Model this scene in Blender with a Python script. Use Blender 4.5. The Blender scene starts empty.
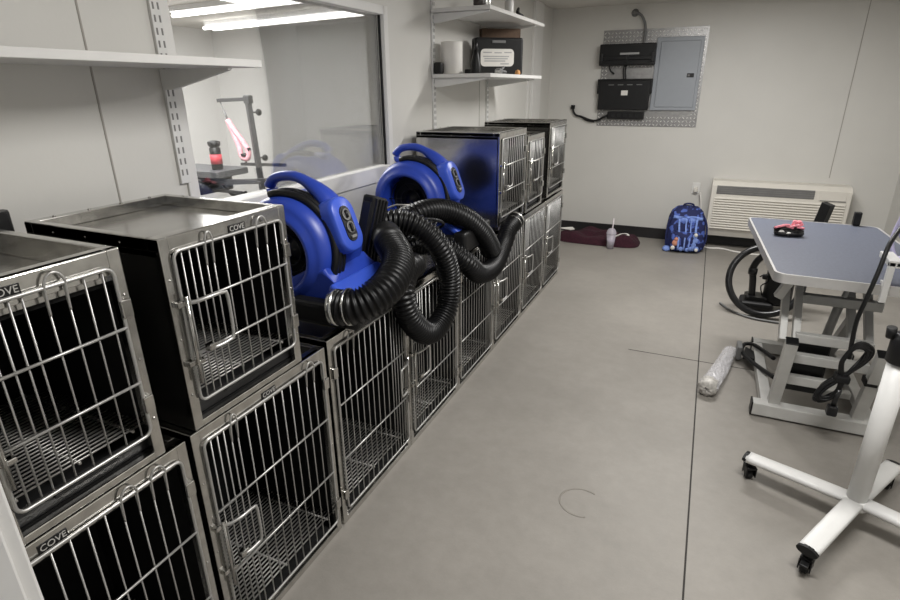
import bpy, bmesh, math, random
from mathutils import Vector, Matrix
random.seed(7)
C = bpy.context.scene.collection
PI = math.pi

# ------------------------------------------------------------------ materials
def new_mat(name):
    m = bpy.data.materials.new(name); m.use_nodes = True
    nt = m.node_tree
    return m, nt, nt.nodes['Principled BSDF']

def mat(name, col, rough=0.5, metal=0.0, var=0.06, scale=14.0, bump=0.0, spec=0.5, bscale=None, dist=0.004, coat=0.0):
    m, nt, b = new_mat(name)
    tc = nt.nodes.new('ShaderNodeTexCoord')
    n = nt.nodes.new('ShaderNodeTexNoise'); n.inputs['Scale'].default_value = scale
    n.inputs['Detail'].default_value = 4
    nt.links.new(tc.outputs['Object'], n.inputs['Vector'])
    r = nt.nodes.new('ShaderNodeValToRGB')
    r.color_ramp.elements[0].position = 0.3; r.color_ramp.elements[1].position = 0.7
    r.color_ramp.elements[0].color = (*[c * (1 - var) for c in col], 1)
    r.color_ramp.elements[1].color = (*[min(1, c * (1 + var)) for c in col], 1)
    nt.links.new(n.outputs['Fac'], r.inputs['Fac'])
    nt.links.new(r.outputs['Color'], b.inputs['Base Color'])
    b.inputs['Roughness'].default_value = rough
    b.inputs['Metallic'].default_value = metal
    b.inputs['Specular IOR Level'].default_value = spec
    b.inputs['Coat Weight'].default_value = coat
    if bump:
        n2 = nt.nodes.new('ShaderNodeTexNoise'); n2.inputs['Scale'].default_value = bscale or scale * 6
        nt.links.new(tc.outputs['Object'], n2.inputs['Vector'])
        bp = nt.nodes.new('ShaderNodeBump'); bp.inputs['Strength'].default_value = bump
        bp.inputs['Distance'].default_value = dist
        nt.links.new(n2.outputs['Fac'], bp.inputs['Height'])
        nt.links.new(bp.outputs['Normal'], b.inputs['Normal'])
    return m

def emit(name, col, s):
    m, nt, b = new_mat(name)
    b.inputs['Base Color'].default_value = (*col, 1)
    b.inputs['Emission Color'].default_value = (*col, 1)
    b.inputs['Emission Strength'].default_value = s
    return m

def floor_mat():
    m, nt, b = new_mat('sealed concrete')
    tc = nt.nodes.new('ShaderNodeTexCoord')
    def noise(scale, detail=5, rough=0.55):
        n = nt.nodes.new('ShaderNodeTexNoise'); n.inputs['Scale'].default_value = scale
        n.inputs['Detail'].default_value = detail; n.inputs['Roughness'].default_value = rough
        nt.links.new(tc.outputs['Object'], n.inputs['Vector']); return n
    n1 = noise(1.6); n2 = noise(14, 8, .7); n3 = noise(120, 2)
    r = nt.nodes.new('ShaderNodeValToRGB')
    r.color_ramp.elements[0].position = 0.32; r.color_ramp.elements[1].position = 0.68
    r.color_ramp.elements[0].color = (.236, .220, .197, 1)
    r.color_ramp.elements[1].color = (.282, .263, .237, 1)
    nt.links.new(n1.outputs['Fac'], r.inputs['Fac'])
    r2 = nt.nodes.new('ShaderNodeValToRGB')
    r2.color_ramp.elements[0].position = 0.25; r2.color_ramp.elements[1].position = 0.8
    r2.color_ramp.elements[0].color = (.88, .88, .88, 1); r2.color_ramp.elements[1].color = (1.08, 1.08, 1.08, 1)
    nt.links.new(n2.outputs['Fac'], r2.inputs['Fac'])
    mx = nt.nodes.new('ShaderNodeMix'); mx.data_type = 'RGBA'; mx.blend_type = 'MULTIPLY'
    mx.inputs['Factor'].default_value = 1
    nt.links.new(r.outputs['Color'], mx.inputs['A']); nt.links.new(r2.outputs['Color'], mx.inputs['B'])
    nt.links.new(mx.outputs['Result'], b.inputs['Base Color'])
    mr = nt.nodes.new('ShaderNodeMapRange'); mr.inputs['To Min'].default_value = .42; mr.inputs['To Max'].default_value = .6
    nt.links.new(n2.outputs['Fac'], mr.inputs['Value']); nt.links.new(mr.outputs['Result'], b.inputs['Roughness'])
    bp = nt.nodes.new('ShaderNodeBump'); bp.inputs['Strength'].default_value = .12; bp.inputs['Distance'].default_value = .003
    nt.links.new(n3.outputs['Fac'], bp.inputs['Height']); nt.links.new(bp.outputs['Normal'], b.inputs['Normal'])
    b.inputs['Specular IOR Level'].default_value = .35
    return m

def glass_mat(name, refl=0.10, tint=(.96, .965, .965)):
    m = bpy.data.materials.new(name); m.use_nodes = True
    nt = m.node_tree; nt.nodes.clear()
    out = nt.nodes.new('ShaderNodeOutputMaterial'); mix = nt.nodes.new('ShaderNodeMixShader')
    tr = nt.nodes.new('ShaderNodeBsdfTransparent'); tr.inputs['Color'].default_value = (*tint, 1)
    gl = nt.nodes.new('ShaderNodeBsdfGlossy'); gl.inputs['Roughness'].default_value = .02
    fr = nt.nodes.new('ShaderNodeLayerWeight'); fr.inputs['Blend'].default_value = .25
    mr = nt.nodes.new('ShaderNodeMapRange'); mr.inputs['To Min'].default_value = refl; mr.inputs['To Max'].default_value = .8
    nt.links.new(fr.outputs['Fresnel'], mr.inputs['Value'])
    nt.links.new(mr.outputs['Result'], mix.inputs['Fac'])
    nt.links.new(tr.outputs[0], mix.inputs[1]); nt.links.new(gl.outputs[0], mix.inputs[2])
    nt.links.new(mix.outputs[0], out.inputs['Surface'])
    return m

M = dict(
    floor=floor_mat(),
    joint=mat('floor joint', (.03, .027, .024), .9),
    mark=mat('floor ring mark', (.225, .207, .182), .7),
    wall=mat('painted wall panel', (.60, .588, .555), .45, var=.02, scale=2.5, bump=.06, bscale=60),
    ceil=mat('ceiling paint', (.62, .60, .56), .7, var=.02, scale=2),
    seam=mat('wall seam', (.33, .31, .28), .8),
    white=mat('white trim paint', (.68, .67, .65), .4, var=.02),
    nextwall=mat('next room wall', (.76, .755, .745), .6, var=.02, scale=2),
    nextwall_shade=mat('next room wall shade', (.74, .74, .735), .6, var=.02, scale=2),  # slightly darker copy of the wall colour, weaker light painted in
    base=mat('black vinyl baseboard', (.012, .011, .012), .5),
    steel=mat('stainless sheet', (.50, .49, .47), .2, 1.0, var=.07, scale=9, bump=.03, bscale=7, dist=.01),
    frame=mat('stainless frame', (.54, .53, .505), .17, 1.0, var=.16, scale=26, bump=.08, bscale=9, dist=.01),
    inner_shade=mat('painted inner shade', (.016, .016, .016), .85, .0, var=.1, spec=.05),  # near black stands in for the shade inside the cages
    rod=mat('steel rod', (.47, .465, .45), .40, .75, var=.04),
    grate=mat('grate wire', (.40, .39, .37), .4, .7, var=.05),
    tray=mat('black tray', (.015, .015, .016), .4),
    black=mat('black plastic', (.006, .006, .0065), .45, var=.15, spec=.35),
    black_gl=mat('glossy black plastic', (.010, .010, .011), .28, var=.15),
    black_dk=mat('matte black', (.006, .006, .006), .75),
    hose=mat('black hose', (.004, .004, .0045), .36, var=.1, spec=.3),
    blue=mat('blue plastic', (.018, .050, .36), .38, var=.06, scale=8),
    blue_lt=mat('blue plastic face', (.035, .085, .50), .35, var=.04),
    plate_txt=mat('plate lettering', (.42, .41, .39), .5),
    shelf=mat('white shelf laminate', (.66, .65, .63), .4, var=.02),
    metal_w=mat('white powder coat metal', (.66, .655, .64), .38, var=.03),
    slot=mat('slot shadow', (.20, .195, .19), .8),
    tube=emit('fluorescent tube', (1, .98, .95), 6),
    fixture=mat('light fixture', (.8, .8, .8), .5),
    glass=glass_mat('window glass', .045),
    tread=mat('diamond plate', (.34, .335, .33), .38, .8, var=.12, scale=30),
    tread_lt=mat('raised tread', (.80, .79, .78), .35, .45, var=.05),
    next_top=mat('dark table mat', (.07, .072, .078), .4, var=.1),
    next_dk=mat('dark grey tube', (.045, .045, .047), .5, var=.1),
    bag_end=mat('bunched film', (.46, .44, .41), .5, var=.3, scale=35),
    panel=mat('grey enamel', (.30, .32, .35), .45, .1, var=.02),
    ac=mat('air conditioner plastic', (.66, .63, .57), .5, var=.02),
    ac_dk=mat('air conditioner grille', (.20, .195, .185), .7, var=.1),
    table=mat('blue grey rubber top', (.085, .095, .128), .55, var=.10, scale=60, bump=.1, bscale=300),
    alu=mat('aluminium edge', (.60, .59, .58), .35, .6, var=.05),
    tbl_frame=mat('light grey table frame', (.50, .495, .475), .45, .15, var=.06),
    tbl_frame_dk=mat('grey table tube', (.36, .36, .35), .45, .2, var=.08),
    maroon=mat('maroon terry', (.035, .005, .013), .95, var=.35, scale=45, bump=.6, bscale=160, dist=.01),
    paper=mat('white paper', (.72, .70, .66), .7, var=.03),
    navy=mat('navy fabric', (.008, .013, .075), .8, var=.3, scale=40, bump=.3, bscale=220),
    lblue=mat('light blue fabric', (.20, .30, .68), .75, var=.2, scale=40),
    skin=mat('peach patch', (.60, .26, .17), .8),
    cardboard=mat('cardboard', (.10, .062, .040), .85, var=.15, scale=30),
    cardboard_lt=mat('pale cardboard', (.42, .35, .26), .85, var=.1),
    pink=mat('pink cloth', (.82, .27, .32), .7, var=.25, scale=50),
    pink_hot=mat('pink loop', (.88, .42, .48), .6, var=.2, scale=30),
    red=mat('red wrap', (.55, .05, .07), .6),
    orange=mat('orange plastic', (.62, .30, .10), .6),
    gray=mat('mid grey plastic', (.16, .16, .16), .5),
    lgray=mat('pale grey print', (.38, .38, .38), .7),
    lav=mat('lavender plastic', (.46, .43, .60), .4, var=.05),
    straw=mat('clear straw', (.55, .50, .52), .4),
    brown=mat('dark brown shell', (.035, .026, .022), .4),
    silver=mat('silver clamp', (.62, .62, .60), .25, 1.0),
    drink=mat('lavender drink', (.42, .36, .45), .35, var=.15, scale=20),
)
def clear_mat(name, col, fac):
    m = bpy.data.materials.new(name); m.use_nodes = True
    nt = m.node_tree; b = nt.nodes['Principled BSDF']; out = nt.nodes['Material Output']
    b.inputs['Base Color'].default_value = (*col, 1); b.inputs['Roughness'].default_value = .25
    n = nt.nodes.new('ShaderNodeTexNoise'); n.inputs['Scale'].default_value = 30
    mr = nt.nodes.new('ShaderNodeMapRange'); mr.inputs['To Min'].default_value = fac - .22; mr.inputs['To Max'].default_value = fac + .22
    tr = nt.nodes.new('ShaderNodeBsdfTransparent'); mix = nt.nodes.new('ShaderNodeMixShader')
    nt.links.new(n.outputs['Fac'], mr.inputs['Value']); nt.links.new(mr.outputs['Result'], mix.inputs['Fac'])
    nt.links.new(tr.outputs[0], mix.inputs[1]); nt.links.new(b.outputs[0], mix.inputs[2])
    nt.links.new(mix.outputs[0], out.inputs['Surface'])
    return m
M['clear'] = clear_mat('clear film', (.70, .69, .71), .5)
M['cup'] = clear_mat('clear cup', (.70, .66, .74), .45)

def print_mat(name, a, b_, sc_):
    m, nt, b = new_mat(name)
    tc = nt.nodes.new('ShaderNodeTexCoord'); n = nt.nodes.new('ShaderNodeTexNoise'); n.inputs['Scale'].default_value = sc_; n.inputs['Detail'].default_value = 1
    r = nt.nodes.new('ShaderNodeValToRGB'); r.color_ramp.elements[0].position = .54; r.color_ramp.elements[1].position = .60
    r.color_ramp.elements[0].color = (*a, 1); r.color_ramp.elements[1].color = (*b_, 1)
    nt.links.new(tc.outputs['Object'], n.inputs['Vector']); nt.links.new(n.outputs['Fac'], r.inputs['Fac'])
    nt.links.new(r.outputs['Color'], b.inputs['Base Color']); b.inputs['Roughness'].default_value = .8
    return m
M['navy_print'] = print_mat('printed navy fabric', (.008, .013, .075), (.07, .12, .42), 17)

# ------------------------------------------------------------------ mesh helpers
def B(): return bmesh.new()

def box(bm, x0, x1, y0, y1, z0, z1, bev=0.0, mtx=None, seg=2):
    r = bmesh.ops.create_cube(bm, size=1)
    vs = r['verts']
    mt = Matrix.Translation(((x0 + x1) / 2, (y0 + y1) / 2, (z0 + z1) / 2)) @ Matrix.Diagonal((abs(x1 - x0), abs(y1 - y0), abs(z1 - z0), 1))
    bmesh.ops.transform(bm, matrix=mt, verts=vs)
    if bev:
        es = list({e for v in vs for e in v.link_edges})
        rr = bmesh.ops.bevel(bm, geom=es, offset=bev, segments=seg, affect='EDGES', profile=.5)
        vs = list({v for f in rr['faces'] for v in f.verts} | {v for v in vs if v.is_valid})
    if mtx is not None:
        bmesh.ops.transform(bm, matrix=mtx, verts=[v for v in vs if v.is_valid])
    return vs

def beam(bm, p, q, w, h, up=(0, 0, 1), bev=0.003):
    p, q = Vector(p), Vector(q); d = q - p; L = d.length; x = d.normalized()
    y = Vector(up).cross(x); y.normalize(); z = x.cross(y)
    mt = Matrix.Translation((p + q) / 2) @ Matrix((x, y, z)).transposed().to_4x4()
    box(bm, -L / 2, L / 2, -w / 2, w / 2, -h / 2, h / 2, bev, mt)

def smooth_path(pts, step=0.02, closed=False):
    P = [Vector(p) for p in pts]; n = len(P); out = []
    rng = n if closed else n - 1
    for i in range(rng):
        if closed: a, b, c, d = P[i - 1], P[i], P[(i + 1) % n], P[(i + 2) % n]
        else: a, b, c, d = P[max(i - 1, 0)], P[i], P[i + 1], P[min(i + 2, n - 1)]
        k = max(2, int((c - b).length / step))
        for j in range(k):
            t = j / k
            out.append(.5 * ((2 * b) + (c - a) * t + (2 * a - 5 * b + 4 * c - d) * t * t + (3 * b - a - 3 * c + d) * t ** 3))
    if not closed: out.append(P[-1])
    return out

def tube(bm, pts, r, seg=8, closed=False, cap=True, flat=1.0):
    P = [Vector(p) for p in pts]; n = len(P)
    rad = r if isinstance(r, (list, tuple)) else [r] * n
    rings = []; nrm = None
    for i in range(n):
        if closed: t = P[(i + 1) % n] - P[i - 1]
        else: t = P[min(i + 1, n - 1)] - P[max(i - 1, 0)]
        if t.length < 1e-9: t = Vector((0, 0, 1))
        t.normalize()
        if nrm is None:
            nrm = Vector((0, 0, 1)) if abs(t.z) < .9 else Vector((1, 0, 0))
        nrm = (nrm - t * nrm.dot(t)).normalized(); bn = t.cross(nrm)
        rings.append([bm.verts.new(P[i] + nrm * (math.cos(2 * PI * (k + .5) / seg) * rad[i]) + bn * (math.sin(2 * PI * (k + .5) / seg) * rad[i] * flat)) for k in range(seg)])
    for i in range(n if closed else n - 1):
        a, b = rings[i], rings[(i + 1) % n]
        for k in range(seg):
            f = bm.faces.new((a[k], a[(k + 1) % seg], b[(k + 1) % seg], b[k])); f.smooth = True
    if not closed and cap:
        bm.faces.new(rings[0][::-1]); bm.faces.new(rings[-1])

def rod(bm, p, q, r, seg=8): tube(bm, [p, q], r, seg)

def lathe(bm, prof, c=(0, 0, 0), axis='Z', seg=28, closed=False):
    c = Vector(c); rings = []
    for r, h in prof:
        ring = []
        for k in range(seg):
            a = 2 * PI * k / seg; u, v = math.cos(a) * r, math.sin(a) * r
            p = {'Z': (u, v, h), 'Y': (v, h, u), 'X': (h, u, v)}[axis]
            ring.append(bm.verts.new(c + Vector(p)))
        rings.append(ring)
    for i in range(len(rings) - 1):
        a, b = rings[i], rings[i + 1]
        for k in range(seg):
            f = bm.faces.new((a[k], a[(k + 1) % seg], b[(k + 1) % seg], b[k])); f.smooth = True
    if prof[0][0] > 1e-5: bm.faces.new(rings[0][::-1])
    if prof[-1][0] > 1e-5: bm.faces.new(rings[-1])

def prism(bm, poly, a0, a1, axis='Y', bev=0.0, seg=3):
    def P(u, v, a): return {'Y': (u, a, v), 'X': (a, u, v), 'Z': (u, v, a)}[axis]
    lo = [bm.verts.new(P(u, v, a0)) for u, v in poly]; hi = [bm.verts.new(P(u, v, a1)) for u, v in poly]
    n = len(poly); fs = [bm.faces.new(lo[::-1]), bm.faces.new(hi)]
    for i in range(n): fs.append(bm.faces.new((lo[i], lo[(i + 1) % n], hi[(i + 1) % n], hi[i])))
    if bev:
        es = [e for f in fs[:2] for e in f.edges]
        bmesh.ops.bevel(bm, geom=es, offset=bev, segments=seg, affect='EDGES', profile=.5)

def rrect(y0, y1, z0, z1, r, n=5):
    out = []
    for cx, cz, a0 in ((y1 - r, z1 - r, 0), (y0 + r, z1 - r, PI / 2), (y0 + r, z0 + r, PI), (y1 - r, z0 + r, 1.5 * PI)):
        for k in range(n + 1):
            a = a0 + PI / 2 * k / n; out.append((cx + math.cos(a) * r, cz + math.sin(a) * r))
    return out

def obj(name, bm, m, parent=None, smooth=False, loc=None):
    bmesh.ops.remove_doubles(bm, verts=bm.verts, dist=1e-6)
    bmesh.ops.recalc_face_normals(bm, faces=bm.faces)
    me = bpy.data.meshes.new(name); bm.to_mesh(me); bm.free()
    if smooth:
        for p in me.polygons: p.use_smooth = True
    me.materials.append(M[m] if isinstance(m, str) else m)
    o = bpy.data.objects.new(name, me); C.objects.link(o)
    if parent: o.parent = parent
    if loc: o.location = loc
    return o

def tag(o, label, cat, group=None):
    o['label'] = label; o['category'] = cat
    if group: o['group'] = group
    return o

def thing(name, label, cat, loc=(0, 0, 0), rotz=0, group=None):
    o = bpy.data.objects.new(name, None); C.objects.link(o); o.empty_display_size = .05
    o.location = loc; o.rotation_euler = (0, 0, rotz)
    return tag(o, label, cat, group)

def struct(name, bm, m, parent=None):
    o = obj(name, bm, m, parent)
    if not parent: o['kind'] = 'structure'
    return o

def text(name, s, size, m, parent, mtx, ext=.0008):
    cu = bpy.data.curves.new(name, 'FONT'); cu.body = s; cu.size = size; cu.extrude = ext
    cu.align_x = 'CENTER'; cu.align_y = 'CENTER'
    t = bpy.data.objects.new(name, cu); C.objects.link(t)
    dg = bpy.context.evaluated_depsgraph_get()
    me = bpy.data.meshes.new_from_object(t.evaluated_get(dg))
    bpy.data.objects.remove(t); bpy.data.curves.remove(cu)
    me.transform(mtx); me.materials.clear(); me.materials.append(M[m])
    o = bpy.data.objects.new(name, me); C.objects.link(o); o.parent = parent
    return o

# ------------------------------------------------------------------ room shell
XW, XR, YB, ZC = -1.80, 1.77, 6.85, 2.52
bm = B(); box(bm, XW - .12, XR + .12, -1.2, YB + .12, -.1, 0); struct('floor', bm, 'floor')
bm = B()
box(bm, .144, .151, .3, YB, -.002, .0012)
box(bm, -.30, .147, 3.631, 3.637, -.002, .001); box(bm, .147, XR, 3.631, 3.637, -.002, .0008)
o = struct('trim_1', bm, 'joint')
bm = B()
ring = [( -.285 + math.cos(math.radians(a)) * .092, 1.99 + math.sin(math.radians(a)) * .088, .0008) for a in range(60, 300, 8)]
for i in range(len(ring) - 1):
    pass
tube(bm, ring, .004, 6, flat=1.0)
for v in bm.verts: v.co.z = .0006 + (v.co.z - .0006) * .12
obj('ring_stain', bm, 'mark'); tag(bpy.data.objects['ring_stain'], 'faint grey open ring scuff mark on the bare concrete floor', 'stain')
bm = B(); box(bm, XW - .12, XR + .12, -1.2, YB + .12, ZC, ZC + .1); struct('ceiling', bm, 'ceil')
# back wall, right wall
bm = B(); box(bm, XW - .12, XR + .12, YB, YB + .12, 0, ZC); struct('wall_back', bm, 'wall')
bm = B(); box(bm, XR, XR + .12, .12, YB, 0, ZC); struct('wall_right', bm, 'wall')
# left wall with window opening
WY0, WY1, WZ0, WZ1 = 1.56, 3.06, 1.245, 2.105
bm = B()
box(bm, XW - .12, XW, .08, WY0, 0, ZC); box(bm, XW - .12, XW, WY1, YB, 0, ZC)
box(bm, XW - .12, XW, WY0, WY1, 0, WZ0); box(bm, XW - .12, XW, WY0, WY1, WZ1, ZC)
struct('wall_left', bm, 'wall')
# front wall beside the doorway the view is taken from
bm = B(); box(bm, XW, -.70, .09, .20, 0, ZC); box(bm, .75, XR, .02, .12, 0, ZC); box(bm, -.70, .75, .02, .12, 2.3, ZC)
struct('wall_front', bm, 'wall')
bm = B(); box(bm, -.705, -.612, .10, .2295, 0, 2.3, .004); box(bm, -.615, -.603, .12, .212, 0, 2.3, .003)
struct('trim_2', bm, 'white')
# seams
bm = B()
for y in (1.245,): box(bm, XW, XW + .002, y - .003, y + .003, 0, ZC)
box(bm, XW, XW + .002, 4.58, 4.588, 0, ZC); 
struct('trim_3', bm, 'seam')
bm = B(); box(bm, XW, XW + .03, 6.05, 6.36, .2, ZC, .003); box(bm, XW, XW + .012, 5.93, 5.97, .2, 1.78)
struct('trim_4', bm, 'white')
bm = B(); box(bm, XR - .004, XR, 6.25, 6.258, 0, ZC); box(bm, XR - .004, XR, 5.2, 5.208, 0, ZC)
box(bm, 1.19, 1.196, YB - .003, YB, .8, ZC); struct('trim_5', bm, 'seam')
bm = B(); box(bm, XW, XR, YB - .012, YB, 0, .125, .003); struct('baseboard_back', bm, 'base')
bm = B(); box(bm, XR - .012, XR, .2, YB - .012, 0, .125, .003); struct('baseboard_right', bm, 'base')

# window
bm = B()
fw = .035
box(bm, XW - .10, XW + .012, WY0 - fw, WY0 + .012, WZ0 - fw, WZ1 + fw, .003)
box(bm, XW - .10, XW + .012, WY1 - .012, WY1 + fw, WZ0 - fw, WZ1 + fw, .003)
box(bm, XW - .10, XW + .012, WY0, WY1, WZ0 - .075, WZ0 + .012, .003)
box(bm, XW - .10, XW + .012, WY0, WY1, WZ1 - .012, WZ1 + fw, .003)
win = struct('window_1', bm, 'white'); 
bm = B(); box(bm, XW - .030, XW - .024, WY0 + .01, WY1 - .01, WZ0 + .01, WZ1 - .01); obj('window_pane', bm, 'glass', win)
bm = B()
box(bm, XW - .024, XW - .012, WY1 - .022, WY1 - .012, WZ0 + .012, WZ1 - .012); obj('window_gasket', bm, 'black', win)

# ------------------------------------------------------------------ next room, seen through the window
NX, NY = -6.85, 6.7
bm = B(); box(bm, NX - .1, XW - .12, .5, NY + .1, -.1, 0); struct('floor_1', bm, 'floor').name = 'floor_next'
bm = B(); box(bm, NX - .1, XW - .121, .5, NY + .1, ZC, ZC + .1); struct('ceiling_next', bm, 'ceil')
bm = B(); box(bm, NX - .1, NX, .5, NY, 0, ZC); struct('wall_next_left', bm, 'nextwall')
bm = B(); box(bm, NX, XW - .12, NY, NY + .1, 0, ZC); struct('wall_next_back', bm, 'nextwall')
bm = B(); box(bm, -5.49, XW - .121, 6.55, 6.7, 0, ZC); struct('wall_next_partition', bm, 'nextwall_shade')  # step added to carry the wall's lighter-to-darker edge
bm = B(); box(bm, NX - .1, XW - .12, .4, .5, 0, ZC); struct('wall_next_front', bm, 'nextwall')

def tube_light(p, q, label, nt_):
    p, q = Vector(p), Vector(q); d = (q - p).normalized(); mid = (p + q) / 2
    t = thing('tube_light', label, 'light', mid, 0, 'tube lights on the ceiling of the next room')
    a, b = p - mid, q - mid; side = Vector((-d.y, d.x, 0))
    bm = B(); beam(bm, a + Vector((0, 0, .055)), b + Vector((0, 0, .055)), .11, .05); obj('light_housing', bm, 'fixture', t)
    for k in range(nt_):
        off = side * ((k - (nt_ - 1) / 2) * .14)
        bm = B(); rod(bm, a + off + d * .02, b + off - d * .02, .020, 12); obj('light_tube', bm, 'tube', t)
tube_light((-5.38, 4.75, 2.44), (-3.15, 4.48, 2.44), 'bright tube light seen through the window, nearer one with its left end by the standard', 1)
tube_light((-6.10, 5.92, 2.44), (-2.85, 5.38, 2.44), 'bright tube light seen through the window, farther and lower in view', 2)

# grooming table behind the glass
t = thing('grooming_table', 'black grooming table with a post and overhead arm seen through the window', 'table', (-4.6, 4.4, 0))
bm = B(); prism(bm, rrect(-.72, .20, -.30, .16, .05), .875, .935, 'Z', .008); obj('tabletop', bm, 'next_top', t)
bm = B(); box(bm, -.74, .0, -.34, .10, .70, .86, .02); obj('apron', bm, 'black', t)
for x in (-.6, -.1):
    for y in (-.2, .1):
        bm = B(); beam(bm, (x, y, 0), (x, y, .72), .045, .045); obj('leg', bm, 'black', t)
bm = B()
beam(bm, (-.10, -.18, .80), (.72, -.12, .86), .05, .05); beam(bm, (.15, .1, .97), (.74, .1, .985), .03, .03)
beam(bm, (-.05, -.2, .74), (.35, -.15, .72), .03, .03)
tube(bm, smooth_path([(.05, -.1, .78), (.2, -.12, .68), (.36, -.1, .72)]), .016); obj('clamp_rail', bm, 'next_dk', t)
bm = B(); beam(bm, (.46, .04, .45), (.37, .08, 1.63), .05, .05); obj('post', bm, 'next_dk', t)
bm = B(); beam(bm, (.39, .08, 1.615), (-.05, .10, 1.60), .035, .035); box(bm, .335, .41, .05, .115, 1.57, 1.65, .01); obj('overhead_arm', bm, 'next_dk', t)
for z, dx in ((1.49, .09), (1.05, .10)):
    bm = B(); rod(bm, (.38, .08, z), (.38 + dx, .08, z), .008); lathe(bm, [(.0, .0), (.028, .004), (.034, .02), (.028, .036), (0, .04)], (.38 + dx, .08, z), 'X', 10); obj('knob', bm, 'black', t)
bm = B(); rod(bm, (.22, .1, .98), (.22, .1, 1.05), .01); lathe(bm, [(0, 0), (.045, .004), (.05, .03), (0, .035)], (.22, .1, 1.05), 'Z', 10); obj('clamp_knob', bm, 'black', t)

lp = thing('grooming_loop', 'pink grooming loop hanging from the overhead arm behind the window', 'leash', (-4.62, 4.5, 1.60))
bm = B(); rod(bm, (0, 0, -.01), (.06, 0, -.19), .006); rod(bm, (.035, 0, -.10), (.065, 0, -.19), .011); obj('snap_hook', bm, 'gray', lp)
bm = B()
tube(bm, smooth_path([(.06, 0, -.19), (.10, .01, -.30), (.17, .0, -.45), (.20, -.01, -.55), (.27, -.01, -.57), (.29, 0, -.50), (.22, .01, -.40), (.13, 0, -.28), (.065, 0, -.19)], .02), .027, 8)
obj('strap', bm, 'pink_hot', lp)
bm = B(); box(bm, .20, .25, -.03, .01, -.59, -.555, .005); box(bm, .285, .31, -.02, .02, -.52, -.46, .005); obj('slider', bm, 'black', lp)

cn = thing('spray_can', 'black and red can standing on the black table behind the window', 'can', (-4.585, 4.30, .936))
bm = B(); lathe(bm, [(.055, 0), (.055, .21), (.03, .23)], seg=16); obj('can_body', bm, 'black', cn)
bm = B(); lathe(bm, [(.0575, .055), (.0575, .15)], seg=16); obj('can_wrap', bm, 'red', cn)
bm = B(); lathe(bm, [(.05, .225), (.062, .245), (.062, .275), (.03, .285)], seg=16); obj('can_lid', bm, 'black', cn)

# ------------------------------------------------------------------ cages
def door_bars(w, z0, z1, latch):
    y0, y1 = .032, w - .032
    ys = []; y = y0
    dense = .024
    while y < y1 - .02:
        y += dense if (y - y0) < .11 else .0405
        if y < y1 - .015: ys.append(y)
    if latch == 'right': ys = [w - y for y in ys]
    return ys

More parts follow.
